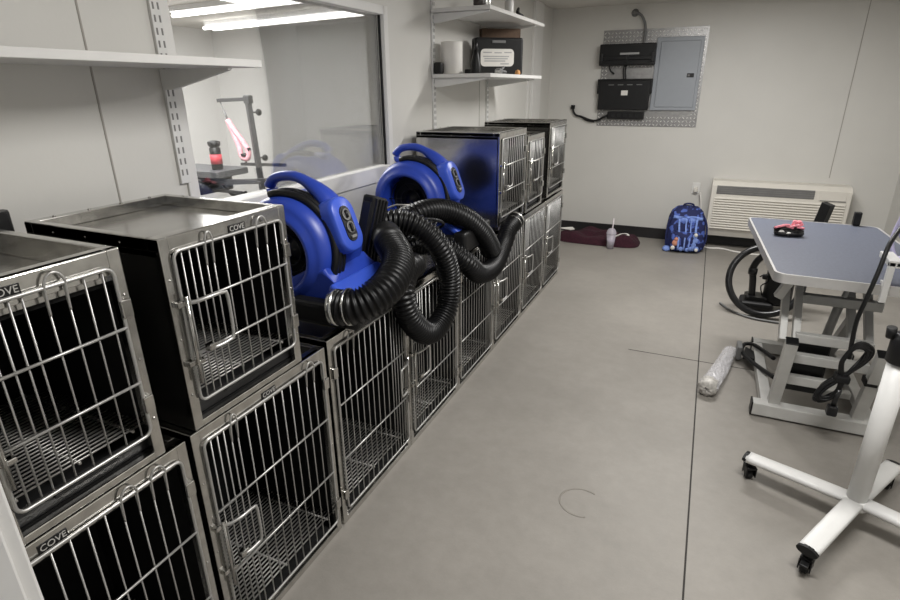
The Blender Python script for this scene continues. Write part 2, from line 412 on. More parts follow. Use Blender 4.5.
def make_cage(w, h, d, upper, label, loc, latch='left', hooks=(), plate=None, grp='', handle=True, rot=0, horiz=(1/3, 2/3), recess=.035):
    t = thing('kennel_cage', label, 'cage', loc, rot, grp)
    th = .008
    # outer shell
    bm = B()
    box(bm, -d, -.012, 0, th, 0, h - .004); box(bm, -d, -.012, w - th, w, 0, h - .004)
    box(bm, -d, -d + th, th, w - th, 0, h - .004)
    obj('cage_shell', bm, 'steel', t)
    bm = B()
    box(bm, -d, -.012, .0, w, h - .030 - recess + .004, h - recess - .012)
    obj('top_panel', bm, 'steel', t)
    bm = B()
    box(bm, -d, -d + .03, 0, w, h - recess - .012, h, .002); box(bm, -.04, -.002, 0, w, h - recess - .012, h, .002)
    box(bm, -d + .03, -.04, 0, .022, h - recess - .012, h, .002); box(bm, -d + .03, -.04, w - .022, w, h - recess - .012, h, .002)
    for k in range(4):
        y = w * (k + .7) / 4.4
        lathe(bm, [(.005, 0), (.004, .003), (0, .004)], (-d + .015, y, h), 'Z', 8)
        if k < 3: lathe(bm, [(.004, 0), (.003, -.002), (0, -.003)], (-d + .12 + k * .13, 0, h - .02), 'Y', 8)
    obj('top_rim', bm, 'frame', t)
    # inner sheets added to paint the cage interior's shade near black
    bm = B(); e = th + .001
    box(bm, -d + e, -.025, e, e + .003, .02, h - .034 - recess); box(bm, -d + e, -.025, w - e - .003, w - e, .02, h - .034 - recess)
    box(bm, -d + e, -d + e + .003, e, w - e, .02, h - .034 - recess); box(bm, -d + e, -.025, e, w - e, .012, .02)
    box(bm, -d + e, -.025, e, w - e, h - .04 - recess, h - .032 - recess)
    obj('shade_liner', bm, 'inner_shade', t)
    # front frame
    sill = .020 if upper else .028
    top = .041
    st = .030
    bm = B()
    box(bm, -.02, 0, 0, st, 0, h, .003); box(bm, -.02, 0, w - st, w, 0, h, .003)
    box(bm, -.02, 0, st - .002, w - st + .002, h - top, h, .003); box(bm, -.02, 0, st - .002, w - st + .002, 0, sill, .003)
    for z in (h * .2, h * .5, h * .8):
        for y in (.012, w - .012): lathe(bm, [(.004, 0), (.003, .002), (0, .003)], (0, y, z), 'X', 8)
    obj('front_frame', bm, 'frame', t)
    z0 = (.078 if upper else .066); z1 = h - .038
    # grate + tray
    bm = B()
    zg = z0 + .012
    n = int((d - .08) / .0155)
    for k in range(n):
        x = -.035 - k * .0155
        tube(bm, [(x, .014, zg), (x, w - .014, zg)], .0028, 4)
    for y in (.05, w * .5, w - .05): tube(bm, [(-.03, y, zg - .005), (-d + .03, y, zg - .005)], .004, 4)
    obj('floor_grate', bm, 'grate', t)
    if upper:
        bm = B(); box(bm, -d + .03, -.03, .02, w - .02, sill + .004, sill + .012)
        box(bm, -.034, -.028, .02, w - .02, sill + .004, z0 - .014); box(bm, -.03, -.014, w * .3, w * .7, z0 - .03, z0 - .022, .002)
        obj('drip_tray', bm, 'tray', t)
    # door
    X = .007
    bm = B()
    tube(bm, [(X, y, z) for y, z in rrect(.030, w - .030, z0, z1, .02)], .0044, 8, closed=True)
    for y in door_bars(w, z0, z1, latch): tube(bm, [(X - .004, y, z0), (X - .004, y, z1)], .0024, 6)
    hz = [z0 + (z1 - z0) * q for q in horiz]
    for z in hz: tube(bm, [(X + .003, .030, z), (X + .003, w - .030, z)], .0036, 6)
    allb = sorted(door_bars(w, z0, z1, latch))
    for yh in hooks:
        a_, b_ = min(zip(allb[:-1], allb[1:]), key=lambda q: abs((q[0] + q[1]) / 2 - yh)); hw = (b_ - a_) / 2; y = (a_ + b_) / 2
        tube(bm, smooth_path([(X - .003, y - hw, z1 - .06), (X + .001, y - hw, z1 - .01), (X + .003, y - hw, z1 + .006), (X + .003, y - hw * .6, z1 + .022), (X + .003, y, z1 + .027), (X + .003, y + hw * .6, z1 + .022), (X + .003, y + hw, z1 + .006), (X + .001, y + hw, z1 - .01), (X - .003, y + hw, z1 - .06)], .008), .0030, 6)
    door = obj('door', bm, 'rod', t)
    s = 1 if latch == 'left' else -1
    ye = 0 if latch == 'left' else w
    zt = hz[1] + (.006 if upper else -.05); zb = zt - .136
    bm = B()
    if handle:
        tube(bm, smooth_path([(X + .004, ye + s * .034, zt), (X + .02, ye + s * .05, zt), (X + .034, ye + s * .085, zt + .004), (X + .036, ye + s * .130, zt + .002), (X + .036, ye + s * .142, zt - .014),
              (X + .036, ye + s * .142, zb + .016), (X + .034, ye + s * .130, zb), (X + .028, ye + s * .085, zb - .004), (X + .012, ye + s * .07, zb)], .01), .0052, 8)
    hd = obj('latch_handle', bm, 'rod', door) if handle else bm.free()
    bm = B()
    for z in (zt, zb - .03):
        box(bm, -.001, .016, *sorted((ye + s * .010, ye + s * .034)), z - .008, z + .008, .003)
        box(bm, X, X + .018, *sorted((ye + s * .034, ye + s * .054)), z - .006, z + .006, .003)
    rod(bm, (X + .012, ye + s * .034, zb - .09), (X + .012, ye + s * .034, zt + .02), .005)
    if handle: box(bm, X + .008, X + .03, *sorted((ye + s * .064, ye + s * .096)), zb - .010, zb + .010, .004)
    obj('latch', bm, 'frame', door)
    for z in (z0 + .08, z1 - .10):
        bm = B(); box(bm, -.001, .014, *sorted((w - ye - s * .008, w - ye - s * .034)), z - .022, z + .022, .003)
        obj('hinge', bm, 'frame', door)
    if plate is not None:
        bm = B(); box(bm, -.0005, .002, plate - .031, plate + .031, h - .036, h - .015, .0008); pl = obj('name_plate', bm, 'black', t)
        text('lettering', 'COVE', .021, 'plate_txt', pl, Matrix.Translation((.0022, plate, h - .0255)) @ Matrix(((0, 0, 1, 0), (1, 0, 0, 0), (0, 1, 0, 0), (0, 0, 0, 1))))
    return t

XF = -1.158
GL, GU = 'lower tier of steel kennel cages', 'upper tier of steel kennel cages'
LH = .815
make_cage(.597, .828, .53, False, 'lower steel kennel cage nearest the camera, under the front cage, cut by the frame', (XF, .235, 0), 'left', (.405, .485), .245, GL)
make_cage(.597, .831, .53, False, 'lower steel kennel cage directly under the second upper cage, with big D latch handle', (XF, .848, 0), 'left', (.135, .50), .30, GL)
make_cage(.590, .845, .53, False, 'lower steel kennel cage under the first blue blower, third from the camera', (XF, 1.462, 0), 'right', (.14,), None, GL)
make_cage(.590, .845, .53, False, 'lower steel kennel cage behind the long hanging hose loop, fourth from the camera', (XF, 2.056, 0), 'left', (), None, GL)
make_cage(.594, .845, .53, False, 'lower steel kennel cage under the second blue blower, fifth from the camera', (XF, 2.65, 0), 'right', (), None, GL, handle=False)
make_cage(.610, LH, .53, False, 'lower steel kennel cage under the first cage past the blowers, hose end on top', (XF, 3.25, 0), 'left', (), None, GL)
make_cage(.610, LH, .53, False, 'lower steel kennel cage second from the far end of the bottom row', (XF, 3.866, 0), 'left', (), None, GL)
make_cage(.600, LH, .53, False, 'lower steel kennel cage at the far end of the bottom row', (XF, 4.482, 0), 'left', (), None, GL)

make_cage(.367, .545, .515, True, 'upper steel kennel cage nearest the camera, left of the frame with recessed top', (XF, .406, .832), 'left', (.215,), .125, GU, recess=.045, handle=False)
make_cage(.452, .535, .515, True, 'upper steel kennel cage second from the camera, beside the first blue blower', (XF, .869, .835), 'left', (.145, .32), .25, GU, recess=.02)
make_cage(.555, .605, .575, True, 'large upper steel kennel cage just past the second blower, blue reflected on its side', (XF, 3.30, .835), 'left', (), None, GU, recess=.012)
make_cage(.430, .545, .515, True, 'small upper steel kennel cage between the two larger far ones', (XF + .01, 3.872, .835), 'left', (), None, GU, recess=.012)
make_cage(.560, .60, .56, True, 'upper steel kennel cage at the far end of the top row', (XF, 4.50, .835), 'left', (), None, GU, recess=.012)

# black clip-on part behind second cage
bm = B(); prism(bm, rrect(-.035, .025, -.05, .05, .02), 0, .575, 'Z', .006)
tag(obj('foam_bumper', bm, 'black', loc=(-1.70, .80, .8285)), 'black rounded block wedged behind the near upper cages by the wall', 'block')

# ------------------------------------------------------------------ blowers
def corrugated(pts, r, amp=.085, pitch=.019):
    base = smooth_path(pts, .004)
    # resample by arc length at quarter pitch
    out = [base[0]]; acc = 0; stp = pitch / 5
    for i in range(1, len(base)):
        a, b = base[i - 1], base[i]; L = (b - a).length; pos = stp - acc
        while pos <= L:
            out.append(a.lerp(b, pos / L)); pos += stp
        acc = (acc + L) % stp
    rad = [r * (1 + amp * (-1, -.9, .2, 1.2, .2)[i % 5]) for i in range(len(out))]
    return out, rad

def make_blower(label, loc, hoses, rotz=0, cuffs=()):
    t = thing('air_blower', label, 'blower', loc, rotz, 'blue snail blowers on the lower cages')
    # snail housing: volute in XZ, extruded along Y, open intake on both sides
    cx, cz, R, W = -.015, .255, .217, .165
    N = 64; outer = []
    for k in range(N):
        a = 2 * PI * k / N
        r = R
        x, z = math.cos(a) * r, math.sin(a) * r
        outer.append((cx + x, cz + z))
    def ring(bm, rad, y, sc=1): return [bm.verts.new((cx + math.cos(2 * PI * k / N) * rad, y, cz + math.sin(2 * PI * k / N) * rad)) for k in range(N)]
    bm = B()
    prof = [(.136, -.03), (.139, -W + .01), (.146, -W), (.162, -W), (.169, -W + .016), (.188, -W + .020), (.203, -W + .032), (R, -W + .065), (R + .003, 0), (R, W - .065), (.203, W - .032), (.188, W - .020), (.169, W - .016), (.162, W), (.146, W), (.139, W - .01), (.136, .03)]
    rings = [ring(bm, r, y) for r, y in prof]
    for a, b in zip(rings[:-1], rings[1:]):
        for k in range(N): bm.faces.new((a[k], a[(k + 1) % N], b[(k + 1) % N], b[k]))
    housing = obj('blower_housing', bm, 'blue', t, True)
    # outlet chute + foot
    bm = B()
    prism(bm, [(-.12, .0), (.30, .0), (.30, .115), (.24, .15), (.19, .215), (.10, .20), (-.10, .09), (-.19, .19), (-.205, .15), (-.19, .02)], -W + .02, W - .02, 'Y', .014, 3)
    obj('outlet_chute', bm, 'blue', t, False)
    bm = B(); box(bm, .22, .315, -W - .005, W + .005, .118, .150, .012, Matrix.Translation((.268, 0, .134)) @ Matrix.Rotation(.55, 4, 'Y') @ Matrix.Translation((-.268, 0, -.134)), 3)
    obj('chute_lip', bm, 'blue_lt', t, True)
    # intake
    for s in (-1, 1):
        bm = B(); lathe(bm, [(.137, .0), (.137, .01)], (cx, s * .035, cz), 'Y', 36)
        ik = obj('intake_grille', bm, 'black_dk', t)
        bm = B(); lathe(bm, [(.05, 0), (.05, .012), (0, .02)] if s > 0 else [(0, -.02), (.05, -.012), (.05, 0)], (cx, s * .047, cz), 'Y', 20)
        for q in range(3):
            tube(bm, [(cx + math.cos(2 * PI * k / 36) * (.062 + q * .030), s * .09, cz + math.sin(2 * PI * k / 36) * (.062 + q * .030)) for k in range(36)], .003, 4, closed=True)
        for q in range(6):
            a = PI / 3 * q; rod(bm, (cx + math.cos(a) * .05, s * .05, cz + math.sin(a) * .05), (cx + math.cos(a) * .137, s * .09, cz + math.sin(a) * .137), .003, 4)
        obj('grille_guard', bm, 'black', ik)
    # handle arching from the back over the top into the control pod
    bm = B()
    path = smooth_path([(-.150, 0, .490), (-.12, 0, .520), (-.06, 0, .534), (.0, 0, .530), (.06, 0, .504), (.12, 0, .46), (.17, 0, .40)], .012)
    n = len(path)
    tube(bm, path, [.020 + .030 * max(0, (i / n - .5) / .5) for i in range(n)], 14, flat=1.35)
    tube(bm, smooth_path([(-.140, 0, .480), (-.135, 0, .462), (-.10, 0, .452), (-.05, 0, .456), (.02, 0, .460), (.07, 0, .460)], .012), .018, 12, flat=1.6)
    obj('handle', bm, 'blue', t, True)
    # control pod: rounded slab facing the aisle, tilted back a little
    tilt = Matrix.Translation((.180, -.02, .352)) @ Matrix.Rotation(math.radians(-20), 4, 'Y')
    bm = B()
    sec = rrect(-.070, .070, -.110, .110, .058, 7)
    secs = [(-.09, .80), (-.05, .95), (.0, 1.0), (.035, 1.0), (.05, .97), (.056, .90)]
    rr = [[bm.verts.new(tilt @ Vector((x, y * s, z * s))) for y, z in sec] for x, s in secs]
    for a, b in zip(rr[:-1], rr[1:]):
        for k in range(len(sec)): bm.faces.new((a[k], a[(k + 1) % len(sec)], b[(k + 1) % len(sec)], b[k]))
    bm.faces.new(rr[-1]); bm.faces.new(rr[0][::-1])
    pod = obj('control_pod', bm, 'blue_lt', t, True)
    bm = B(); prism(bm, rrect(-.031, .031, -.070, .070, .028, 6), .055, .060, 'X', .002); bm.transform(tilt); obj('control_plate', bm, 'black_gl', pod)
    bm = B()
    for z in (.034, -.016):
        lathe(bm, [(.022, .060), (.024, .064), (.019, .065), (.019, .062), (0, .062)], (0, 0, z), 'X', 18)
    box(bm, .06, .066, -.016, .016, -.058, -.047, .002); bm.transform(tilt); obj('socket', bm, 'gray', pod)
    bm = B(); rod(bm, (.064, 0, .05), (.064, 0, .022), .007); box(bm, .06, .072, -.006, .006, -.034, -.002, .002); bm.transform(tilt); obj('switch', bm, 'black', pod)
    # black cord wrap over the drum
    bm = B()
    for y in (-.088, -.066, -.044):
        tube(bm, [(cx + math.cos(a) * (R + .010), y + .012 * math.sin(2.1 * a), cz + math.sin(a) * (R + .010)) for a in [math.radians(q) for q in range(-22, 106, 6)]], .015, 8)
    obj('cord_wrap', bm, 'black', t)
    # hose manifold on the outlet
    bm = B()
    box(bm, .285, .36, -W - .03, W + .03, .005, .125, .02, seg=3); box(bm, .05, .30, -W - .035, -W + .03, .003, .10, .02, seg=3)
    obj('hose_manifold', bm, 'black', t, False)
    inv = Matrix.Rotation(-rotz, 4, 'Z') @ Matrix.Translation(-Vector(loc))
    for pts, r, c0, c1 in hoses:
        P = [inv @ Vector(p) for p in pts]
        pp, rd = corrugated(P, r)
        bm = B(); tube(bm, pp, rd, 18); h = obj('hose', bm, 'hose', t)
        for flag, a, b, m_ in ((c0, P[0], P[1], 'silver'), (c1, P[-1], P[-2], 'black')):
            d = (b - a).normalized()
            if flag == 'clamp':
                bm = B(); tube(bm, [a - d * .01, a + d * .012], r * 1.12, 20); tube(bm, [a + d * .05, a + d * .058], r * 1.13, 20); obj('hose_clamp', bm, 'silver', h)
            if flag == 'cuff':
                bm = B(); tube(bm, [a - d * .075, a - d * .07, a - d * .01, a + d * .03], [r * .93, r * 1.0, r * 1.08, r * 1.12], 22); obj('hose_cuff', bm, 'black', h, True)
    return t

A = [(-1.100, 1.510, 1.005), (-1.040, 1.545, .973), (-1.000, 1.614, .995), (-.990, 1.697, 1.037), (-1.060, 1.845, 1.073), (-1.180, 1.960, 1.110)]
A = [(-1.17, 1.55, .945), (-1.09, 1.565, .955), (-1.035, 1.62, .985), (-1.02, 1.71, 1.02), (-1.07, 1.85, 1.055), (-1.170, 1.955, 1.095)]
Bh = [(-1.360, 2.10, 1.08), (-1.300, 2.135, 1.122), (-1.220, 2.160, 1.135), (-1.140, 2.195, 1.100), (-1.075, 2.252, 1.000), (-1.060, 2.319, .848), (-1.060, 2.304, .700), (-1.070, 2.195, .620), (-1.080, 2.076, .640), (-1.088, 1.958, .760), (-1.10, 1.925, .885), (-1.115, 1.985, .950), (-1.125, 2.07, .965), (-1.15, 2.12, .93)]
Ch = [(-1.340, 2.30, 1.06), (-1.260, 2.394, 1.118), (-1.200, 2.550, 1.110), (-1.130, 2.690, 1.045), (-1.085, 2.828, .935), (-1.070, 2.955, .800)]
Dh = [(-1.36, 2.29, .93), (-1.25, 2.39, .965), (-1.150, 2.48, .93), (-1.065, 2.55, .845), (-1.045, 2.69, .745), (-1.045, 2.92, .720), (-1.075, 3.17, .785), (-1.085, 3.30, .850), (-1.085, 3.44, .880)]
make_blower('blue snail blower beside the second upper cage, nearer of the two', (-1.45, 1.755, .846), [(A, .062, 'clamp', 'cuff'), (Bh, .052, None, None)])
make_blower('blue snail blower farther along, beside the large upper cage', (-1.45, 2.79, .862), [(Ch, .056, None, None), (Dh, .052, None, 'clamp')])

# flat ribbed nozzle standing between the blowers
nz = thing('blower_nozzle', 'black ribbed flat nozzle standing upright between the two blue blowers', 'nozzle', (-1.335, 1.945, .86))
bm = B()
mt = Matrix.Rotation(math.radians(6), 4, 'Y') @ Matrix.Rotation(math.radians(-17), 4, 'X')
box(bm, -.03, .03, -.06, .06, 0, .42, .01, mt); obj('nozzle_body', bm, 'black', nz)
bm = B()
for y in (-.042, -.014, .014, .042): box(bm, .028, .040, y - .006, y + .006, .03, .41, .002, mt)
for y in (-.02, .02): box(bm, -.02, .02, -.066, -.058, .05, .39, .002, mt)
obj('nozzle_rib', bm, 'black_gl', nz)
# coil of dark cord and wire in front of the second blower
bm = B()
for k in range(10):
    cy, cz_ = 2.42 + random.uniform(-.07, .07), .93 + .03 * k / 2
    tube(bm, [(-1.42 + .10 * math.cos(a) + .02 * k, cy + .10 * math.sin(a), cz_ + .05 * math.sin(a + k)) for a in [2 * PI * i / 30 for i in range(30)]], .008, 6, closed=True)
tag(obj('tangled_cord', bm, 'black'), 'tangled black power cord heaped in front of the farther blue blower intake', 'cord')
bm = B()
tube(bm, [(-1.60, 2.40, 1.07), (-1.42, 2.46, 1.14), (-1.36, 2.48, 1.14), (-1.32, 2.52, 1.06)], .005, 6)
tube(bm, smooth_path([(-1.42, 2.44, 1.08), (-1.38, 2.47, 1.13), (-1.33, 2.52, 1.13), (-1.30, 2.56, 1.07)], .01), .007, 6)
tag(obj('wire_holder', bm, 'grate'), 'bent steel wire holder in front of the farther blower intake', 'wire')

# ------------------------------------------------------------------ left shelf
def standard(name, y, z0, z1, w, label, grp):
    t = thing(name, label, 'shelf rail', (XW, y, z0), 0, grp)
    bm = B(); box(bm, 0, .014, -w / 2, w / 2, 0, z1 - z0, .002); obj('rail', bm, 'metal_w', t)
    bm = B(); k = .03
    while k < z1 - z0 - .02:
        for s in (-1, 1): box(bm, .0135, .0148, s * w * .24 - w * .08, s * w * .24 + w * .08, k, k + .022)
        k += .04
    obj('rail_slot', bm, 'slot', t)
    return t
standard('shelf_rail', 1.515, 1.37, 2.50, .042, 'white slotted shelf rail on the wall left of the window', 'slotted shelf rails on the left wall')
standard('shelf_rail', 3.70, 1.30, 2.42, .04, 'white slotted shelf rail beside the left end of the far shelves', 'slotted shelf rails on the left wall')
standard('shelf_rail', 4.75, 1.30, 2.42, .04, 'white slotted shelf rail under the right end of the far shelves', 'slotted shelf rails on the left wall')

def shelf(y0, y1, z, dep, label, brs, bm_d=.07, grp='white wall shelves'):
    t = thing('wall_shelf', label, 'shelf', (XW, y0, z), 0, grp)
    bm = B(); box(bm, .015, dep, 0, y1 - y0, .0, .024, .002); obj('shelf_board', bm, 'shelf', t)
    for y in brs:
        bm = B(); yy = y - y0
        prism(bm, [(.015, -.002), (dep - .02, -.002), (dep - .02, -.010), (.05, -bm_d), (.015, -bm_d)], yy - .008, yy + .008, 'Y'); obj('shelf_bracket', bm, 'metal_w', t)
    return t
shelf(.235, 1.632, 1.772, .345, 'long white wall shelf at upper left above the near cages', (.5, 1.50))
shelf(3.66, 4.90, 1.765, .44, 'lower far white shelf on the left wall holding boxes and tools', (3.70, 4.75), .06)
shelf(3.66, 4.95, 2.165, .43, 'upper far white shelf on the left wall, near the ceiling corner', (3.70, 4.75), .06)

# items on the far lower shelf (top at 1.793)
ZS = 1.7895
bm = B(); lathe(bm, [(.070, 0), (.074, .006), (.074, .20), (.070, .206), (.03, .206), (.03, .19)], (-1.70, 3.80, ZS), 'Z', 28)
tag(obj('paper_roll', bm, 'paper'), 'white upright roll standing on the far lower shelf', 'roll')
bm = B(); box(bm, -1.78, -1.72, 3.665, 3.725, ZS, ZS + .075, .015, seg=3)
tag(obj('small_tin', bm, 'black'), 'small black rounded tin left of the white roll on the shelf', 'tin')
bm = B(); box(bm, -1.60, -1.55, 3.79, 3.83, ZS, ZS + .03, .006)
tag(obj('black_clip', bm, 'black'), 'tiny black clip right of the white roll on the shelf', 'clip')
bt = thing('pointed_bottle', 'tall pointed black bottle between the white roll and the black case', 'bottle', (-1.50, 3.75, ZS))
bm = B(); lathe(bm, [(.034, 0), (.036, .01), (.034, .06), (.02, .12), (.012, .15)], seg=16); obj('bottle_body', bm, 'black', bt)
bm = B(); lathe(bm, [(.012, .148), (.014, .15), (.010, .19), (.005, .195)], seg=12); obj('bottle_cap', bm, 'black_gl', bt)
# cardboard behind, black case with white sticker
bm = B(); box(bm, -.04, .03, -.17, .155, 0, .345, .002); cb = obj('cardboard_box', bm, 'cardboard', None, False, (-1.625, 4.60, ZS)); cb.rotation_euler = (0, 0, math.radians(-50)); tag(cb, 'brown cardboard box standing behind the black case on the shelf', 'box')
bm = B(); box(bm, .030, .033, .10, .155, 0, .15); obj('box_flap', bm, 'cardboard_lt', cb)
cs = thing('tool_case', 'black plastic tool case with a white sticker on the far lower shelf', 'case', (-1.575, 4.40, ZS), math.radians(-50))
bm = B(); box(bm, -.06, .05, -.20, .19, 0, .265, .018, seg=3); obj('case_shell', bm, 'black', cs)
bm = B(); box(bm, .048, .056, -.07, .04, .225, .245, .004); obj('case_latch', bm, 'gray', cs)
bm = B(); prism(bm, rrect(-.16, .11, .062, .185, .03), .050, .0525, 'X'); st = obj('sticker', bm, 'paper', cs)
bm = B()
for k, (a, b, z) in enumerate(((-.14, -.07, .160), (-.05, .01, .158), (.03, .09, .160), (-.14, .07, .132), (-.13, .06, .116), (-.13, .04, .100), (.0, .07, .08))):
    box(bm, .0525, .0530, a, b, z - .004, z + .004)
obj('print_line', bm, 'lgray', st)
cl = thing('hair_clipper', 'grey hair clipper lying in front of the black tool case', 'clipper', (-1.43, 4.02, ZS), math.radians(15))
bm = B(); box(bm, -.02, .02, -.09, .10, .0, .038, .014, seg=3); obj('clipper_body', bm, 'gray', cl)
bm = B(); box(bm, -.02, .02, -.125, -.09, .006, .026, .003); obj('clipper_blade', bm, 'silver', cl)
bm = B(); tube(bm, smooth_path([(0, .10, .02), (.02, .16, .05), (-.01, .22, .03), (.03, .27, .02), (-.02, .30, .012)], .01), .009, 6); obj('clipper_cord', bm, 'gray', cl)
bm = B(); lathe(bm, [(.018, 0), (.022, .01), (.016, .03), (0, .036)], (-1.40, 4.36, ZS), 'Z', 12)
tag(obj('orange_cap', bm, 'orange'), 'small pale orange cap right of the grey clipper on the shelf', 'cap')
# items on the upper shelf (top at 2.193)
ZT = 2.1895
for y, m_, lab in ((3.70, 'brown', 'dark brown jar at the left end of the upper far shelf'), (3.82, 'silver', 'silver jar on the upper far shelf beside the brown jar'), ):
    j = thing('storage_jar', lab, 'jar', (-1.46, y, ZT), 0, 'jars on the upper far shelf')
    bm = B(); lathe(bm, [(.035, 0), (.038, .01), (.038, .10), (.030, .115)], seg=18); obj('jar_body', bm, m_, j)
    bm = B(); lathe(bm, [(.034, .115), (.036, .12), (.036, .14), (.0, .142)], seg=18); obj('jar_lid', bm, 'black', j)
bw = thing('bottle', 'small white and black bottle near the right end of the upper far shelf', 'bottle', (-1.42, 4.18, ZT))
bm = B(); lathe(bm, [(.03, 0), (.032, .01), (.032, .08), (.014, .10)], seg=16); obj('bottle_body', bm, 'white', bw)
bm = B(); lathe(bm, [(.014, .10), (.018, .102), (.016, .13), (.0, .132)], seg=12); obj('bottle_cap', bm, 'black', bw)
bm = B(); tube(bm, smooth_path([(-1.40, 4.30, ZT + .02), (-1.41, 4.36, ZT + .05), (-1.43, 4.42, ZT + .03), (-1.41, 4.47, ZT + .012)], .01), [.011] * 40 if False else .011, 6)
tag(obj('short_strap', bm, 'black'), 'short black curled strap on the upper far shelf', 'strap')

# ------------------------------------------------------------------ back wall service panel
def wz(x, z): return (x * 1.094, 1.7 + (z - 1.7) * 1.094)
PX0, PX1, PZ0, PZ1 = -1.215, -.145, 1.275, 2.275
dp = thing('diamond_plate', 'square of silver diamond tread plate mounted on the back wall', 'panel', ((PX0 + PX1) / 2, YB - .001, PZ0))
w2 = (PX1 - PX0) / 2; hh = PZ1 - PZ0
bm = B(); box(bm, -w2, w2, -.006, 0, 0, hh); obj('plate_sheet', bm, 'tread', dp)
bm = B()
s = .038; nx, nz_ = int(2 * w2 / s), int(hh / s)
for i in range(nx):
    for j in range(nz_):
        x = -w2 + (i + .5) * s; z = (j + .5) * s; a = PI / 4 if (i + j) % 2 else -PI / 4
        if -w2 + .08 < x < w2 - .08 and .10 < z < hh - .22 and (x > .14 or z < .6): continue
        c, q = math.cos(a), math.sin(a); L, W_ = .0195, .0062
        p = [(L, 0), (0, W_), (-L, 0), (0, -W_)]
        lo = [bm.verts.new((x + u * c - v * q, -.006, z + u * q + v * c)) for u, v in p]
        hi = [bm.verts.new((x + (u * c - v * q) * .6, -.0125, z + (u * q + v * c) * .6)) for u, v in p]
        bm.faces.new(hi)
        for k in range(4): bm.faces.new((lo[k], lo[(k + 1) % 4], hi[(k + 1) % 4], hi[k]))
obj('tread_pattern', bm, 'tread_lt', dp)
yp = YB - .0145
bp = thing('breaker_panel', 'grey electrical breaker panel on the right of the diamond plate', 'electrical panel', (-.41, yp, 1.448))
bm = B(); box(bm, -.235, .235, -.02, 0, 0, .735, .006); obj('panel_cover', bm, 'panel', bp)
bm = B(); box(bm, -.19, .205, -.028, -.018, .035, .695, .006); d_ = obj('panel_door', bm, 'panel', bp)
bm = B(); box(bm, .105, .175, -.033, -.026, .335, .375, .004); obj('door_latch', bm, 'black', d_)
bm = B(); box(bm, .112, .135, -.0345, -.0325, .345, .365, .001); obj('latch_tab', bm, 'gray', d_)
sw = thing('patch_panel', 'long black cable rack mounted above the black recorder on the diamond plate', 'rack', (-.925, yp, 1.915))
bm = B(); box(bm, -.30, .285, -.11, 0, 0, .215, .008); obj('rack_shell', bm, 'black', sw)
bm = B(); box(bm, -.27, .265, -.135, -.11, .055, .085, .003); box(bm, -.28, -.26, -.15, -.10, .03, .12, .003); box(bm, .25, .27, -.15, -.10, .03, .12, .003); box(bm, -.01, .01, -.14, -.10, .03, .10, .002); obj('cable_bar', bm, 'black_gl', sw)
bm = B(); box(bm, -.08, .12, -.114, -.109, .105, .125, .001); obj('strip_label', bm, 'lgray', sw)
dv = thing('recorder_box', 'black box with a small white sticker on the lower diamond plate', 'electronics box', (-.925, yp, 1.452))
bm = B(); box(bm, -.285, .265, -.07, 0, 0, .31, .008); box(bm, -.305, .285, -.06, -.01, .17, .325, .006); obj('box_shell', bm, 'black', dv)
bm = B(); box(bm, -.035, .035, -.073, -.069, .155, .205, .001); obj('sticker', bm, 'paper', dv)
bm = B()
for x in (-.15, -.05, .05, .15): box(bm, x - .03, x + .03, -.071, -.069, .26, .268)
obj('vent_slot', bm, 'gray', dv)
ps = thing('power_strip', 'black power strip along the bottom of the diamond plate', 'power strip', (-.895, yp, 1.352))
bm = B(); box(bm, -.20, .20, -.05, 0, 0, .082, .008); obj('strip_body', bm, 'black', ps)
bm = B()
for k in range(5): box(bm, -.15 + k * .065, -.115 + k * .065, -.053, -.049, .025, .06, .002)
obj('strip_socket', bm, 'black_gl', ps)
bm = B(); tube(bm, smooth_path([(-.905, yp - .03, 2.435), (-.88, yp - .05, 2.43), (-.83, yp - .05, 2.40), (-.79, yp - .04, 2.33), (-.775, yp - .04, 2.25), (-.775, yp - .06, 2.13)], .02), .014, 8)
lathe(bm, [(.04, 0), (.03, -.03), (0, -.035)], (-.905, YB, 2.435), 'Y', 14)
tag(obj('conduit_cable', bm, 'gray'), 'dark cable running from a wall hole down into the black cable rack', 'cable')
bm = B()
for x in (-.955, -.935): tube(bm, smooth_path([(x, yp - .06, 1.92), (x - .006, yp - .05, 1.86), (x + .004, yp - .045, 1.79), (x, yp - .04, 1.765)], .02), .008, 6)
tag(obj('data_cable', bm, 'black'), 'pair of black cables between the cable rack and the black recorder box', 'cable')
bm = B(); tube(bm, smooth_path([(-1.12, yp - .05, 1.91), (-1.10, yp - .04, 1.86), (-1.06, yp - .03, 1.83)], .02), .009, 6)
tag(obj('loose_cable', bm, 'black'), 'short loose black cable end hanging under the left end of the cable rack', 'cable')
bm = B(); tube(bm, smooth_path([(-1.50, YB - .02, 1.47), (-1.485, YB - .03, 1.42), (-1.45, YB - .03, 1.385), (-1.40, YB - .03, 1.375), (-1.33, YB - .03, 1.35), (-1.25, YB - .03, 1.33), (-1.18, YB - .04, 1.345), (-1.14, yp - .06, 1.37), (-1.09, yp - .05, 1.39)], .02), .012, 7)
tube(bm, smooth_path([(-1.46, YB - .02, 1.39), (-1.40, YB - .02, 1.37), (-1.32, YB - .03, 1.33), (-1.24, YB - .03, 1.32)], .02), .010, 7)
box(bm, -1.525, -1.48, YB - .035, YB - .0, 1.455, 1.50, .006)
tag(obj('plug_cord', bm, 'black'), 'black plug and cord on the wall left of the diamond plate', 'cord')

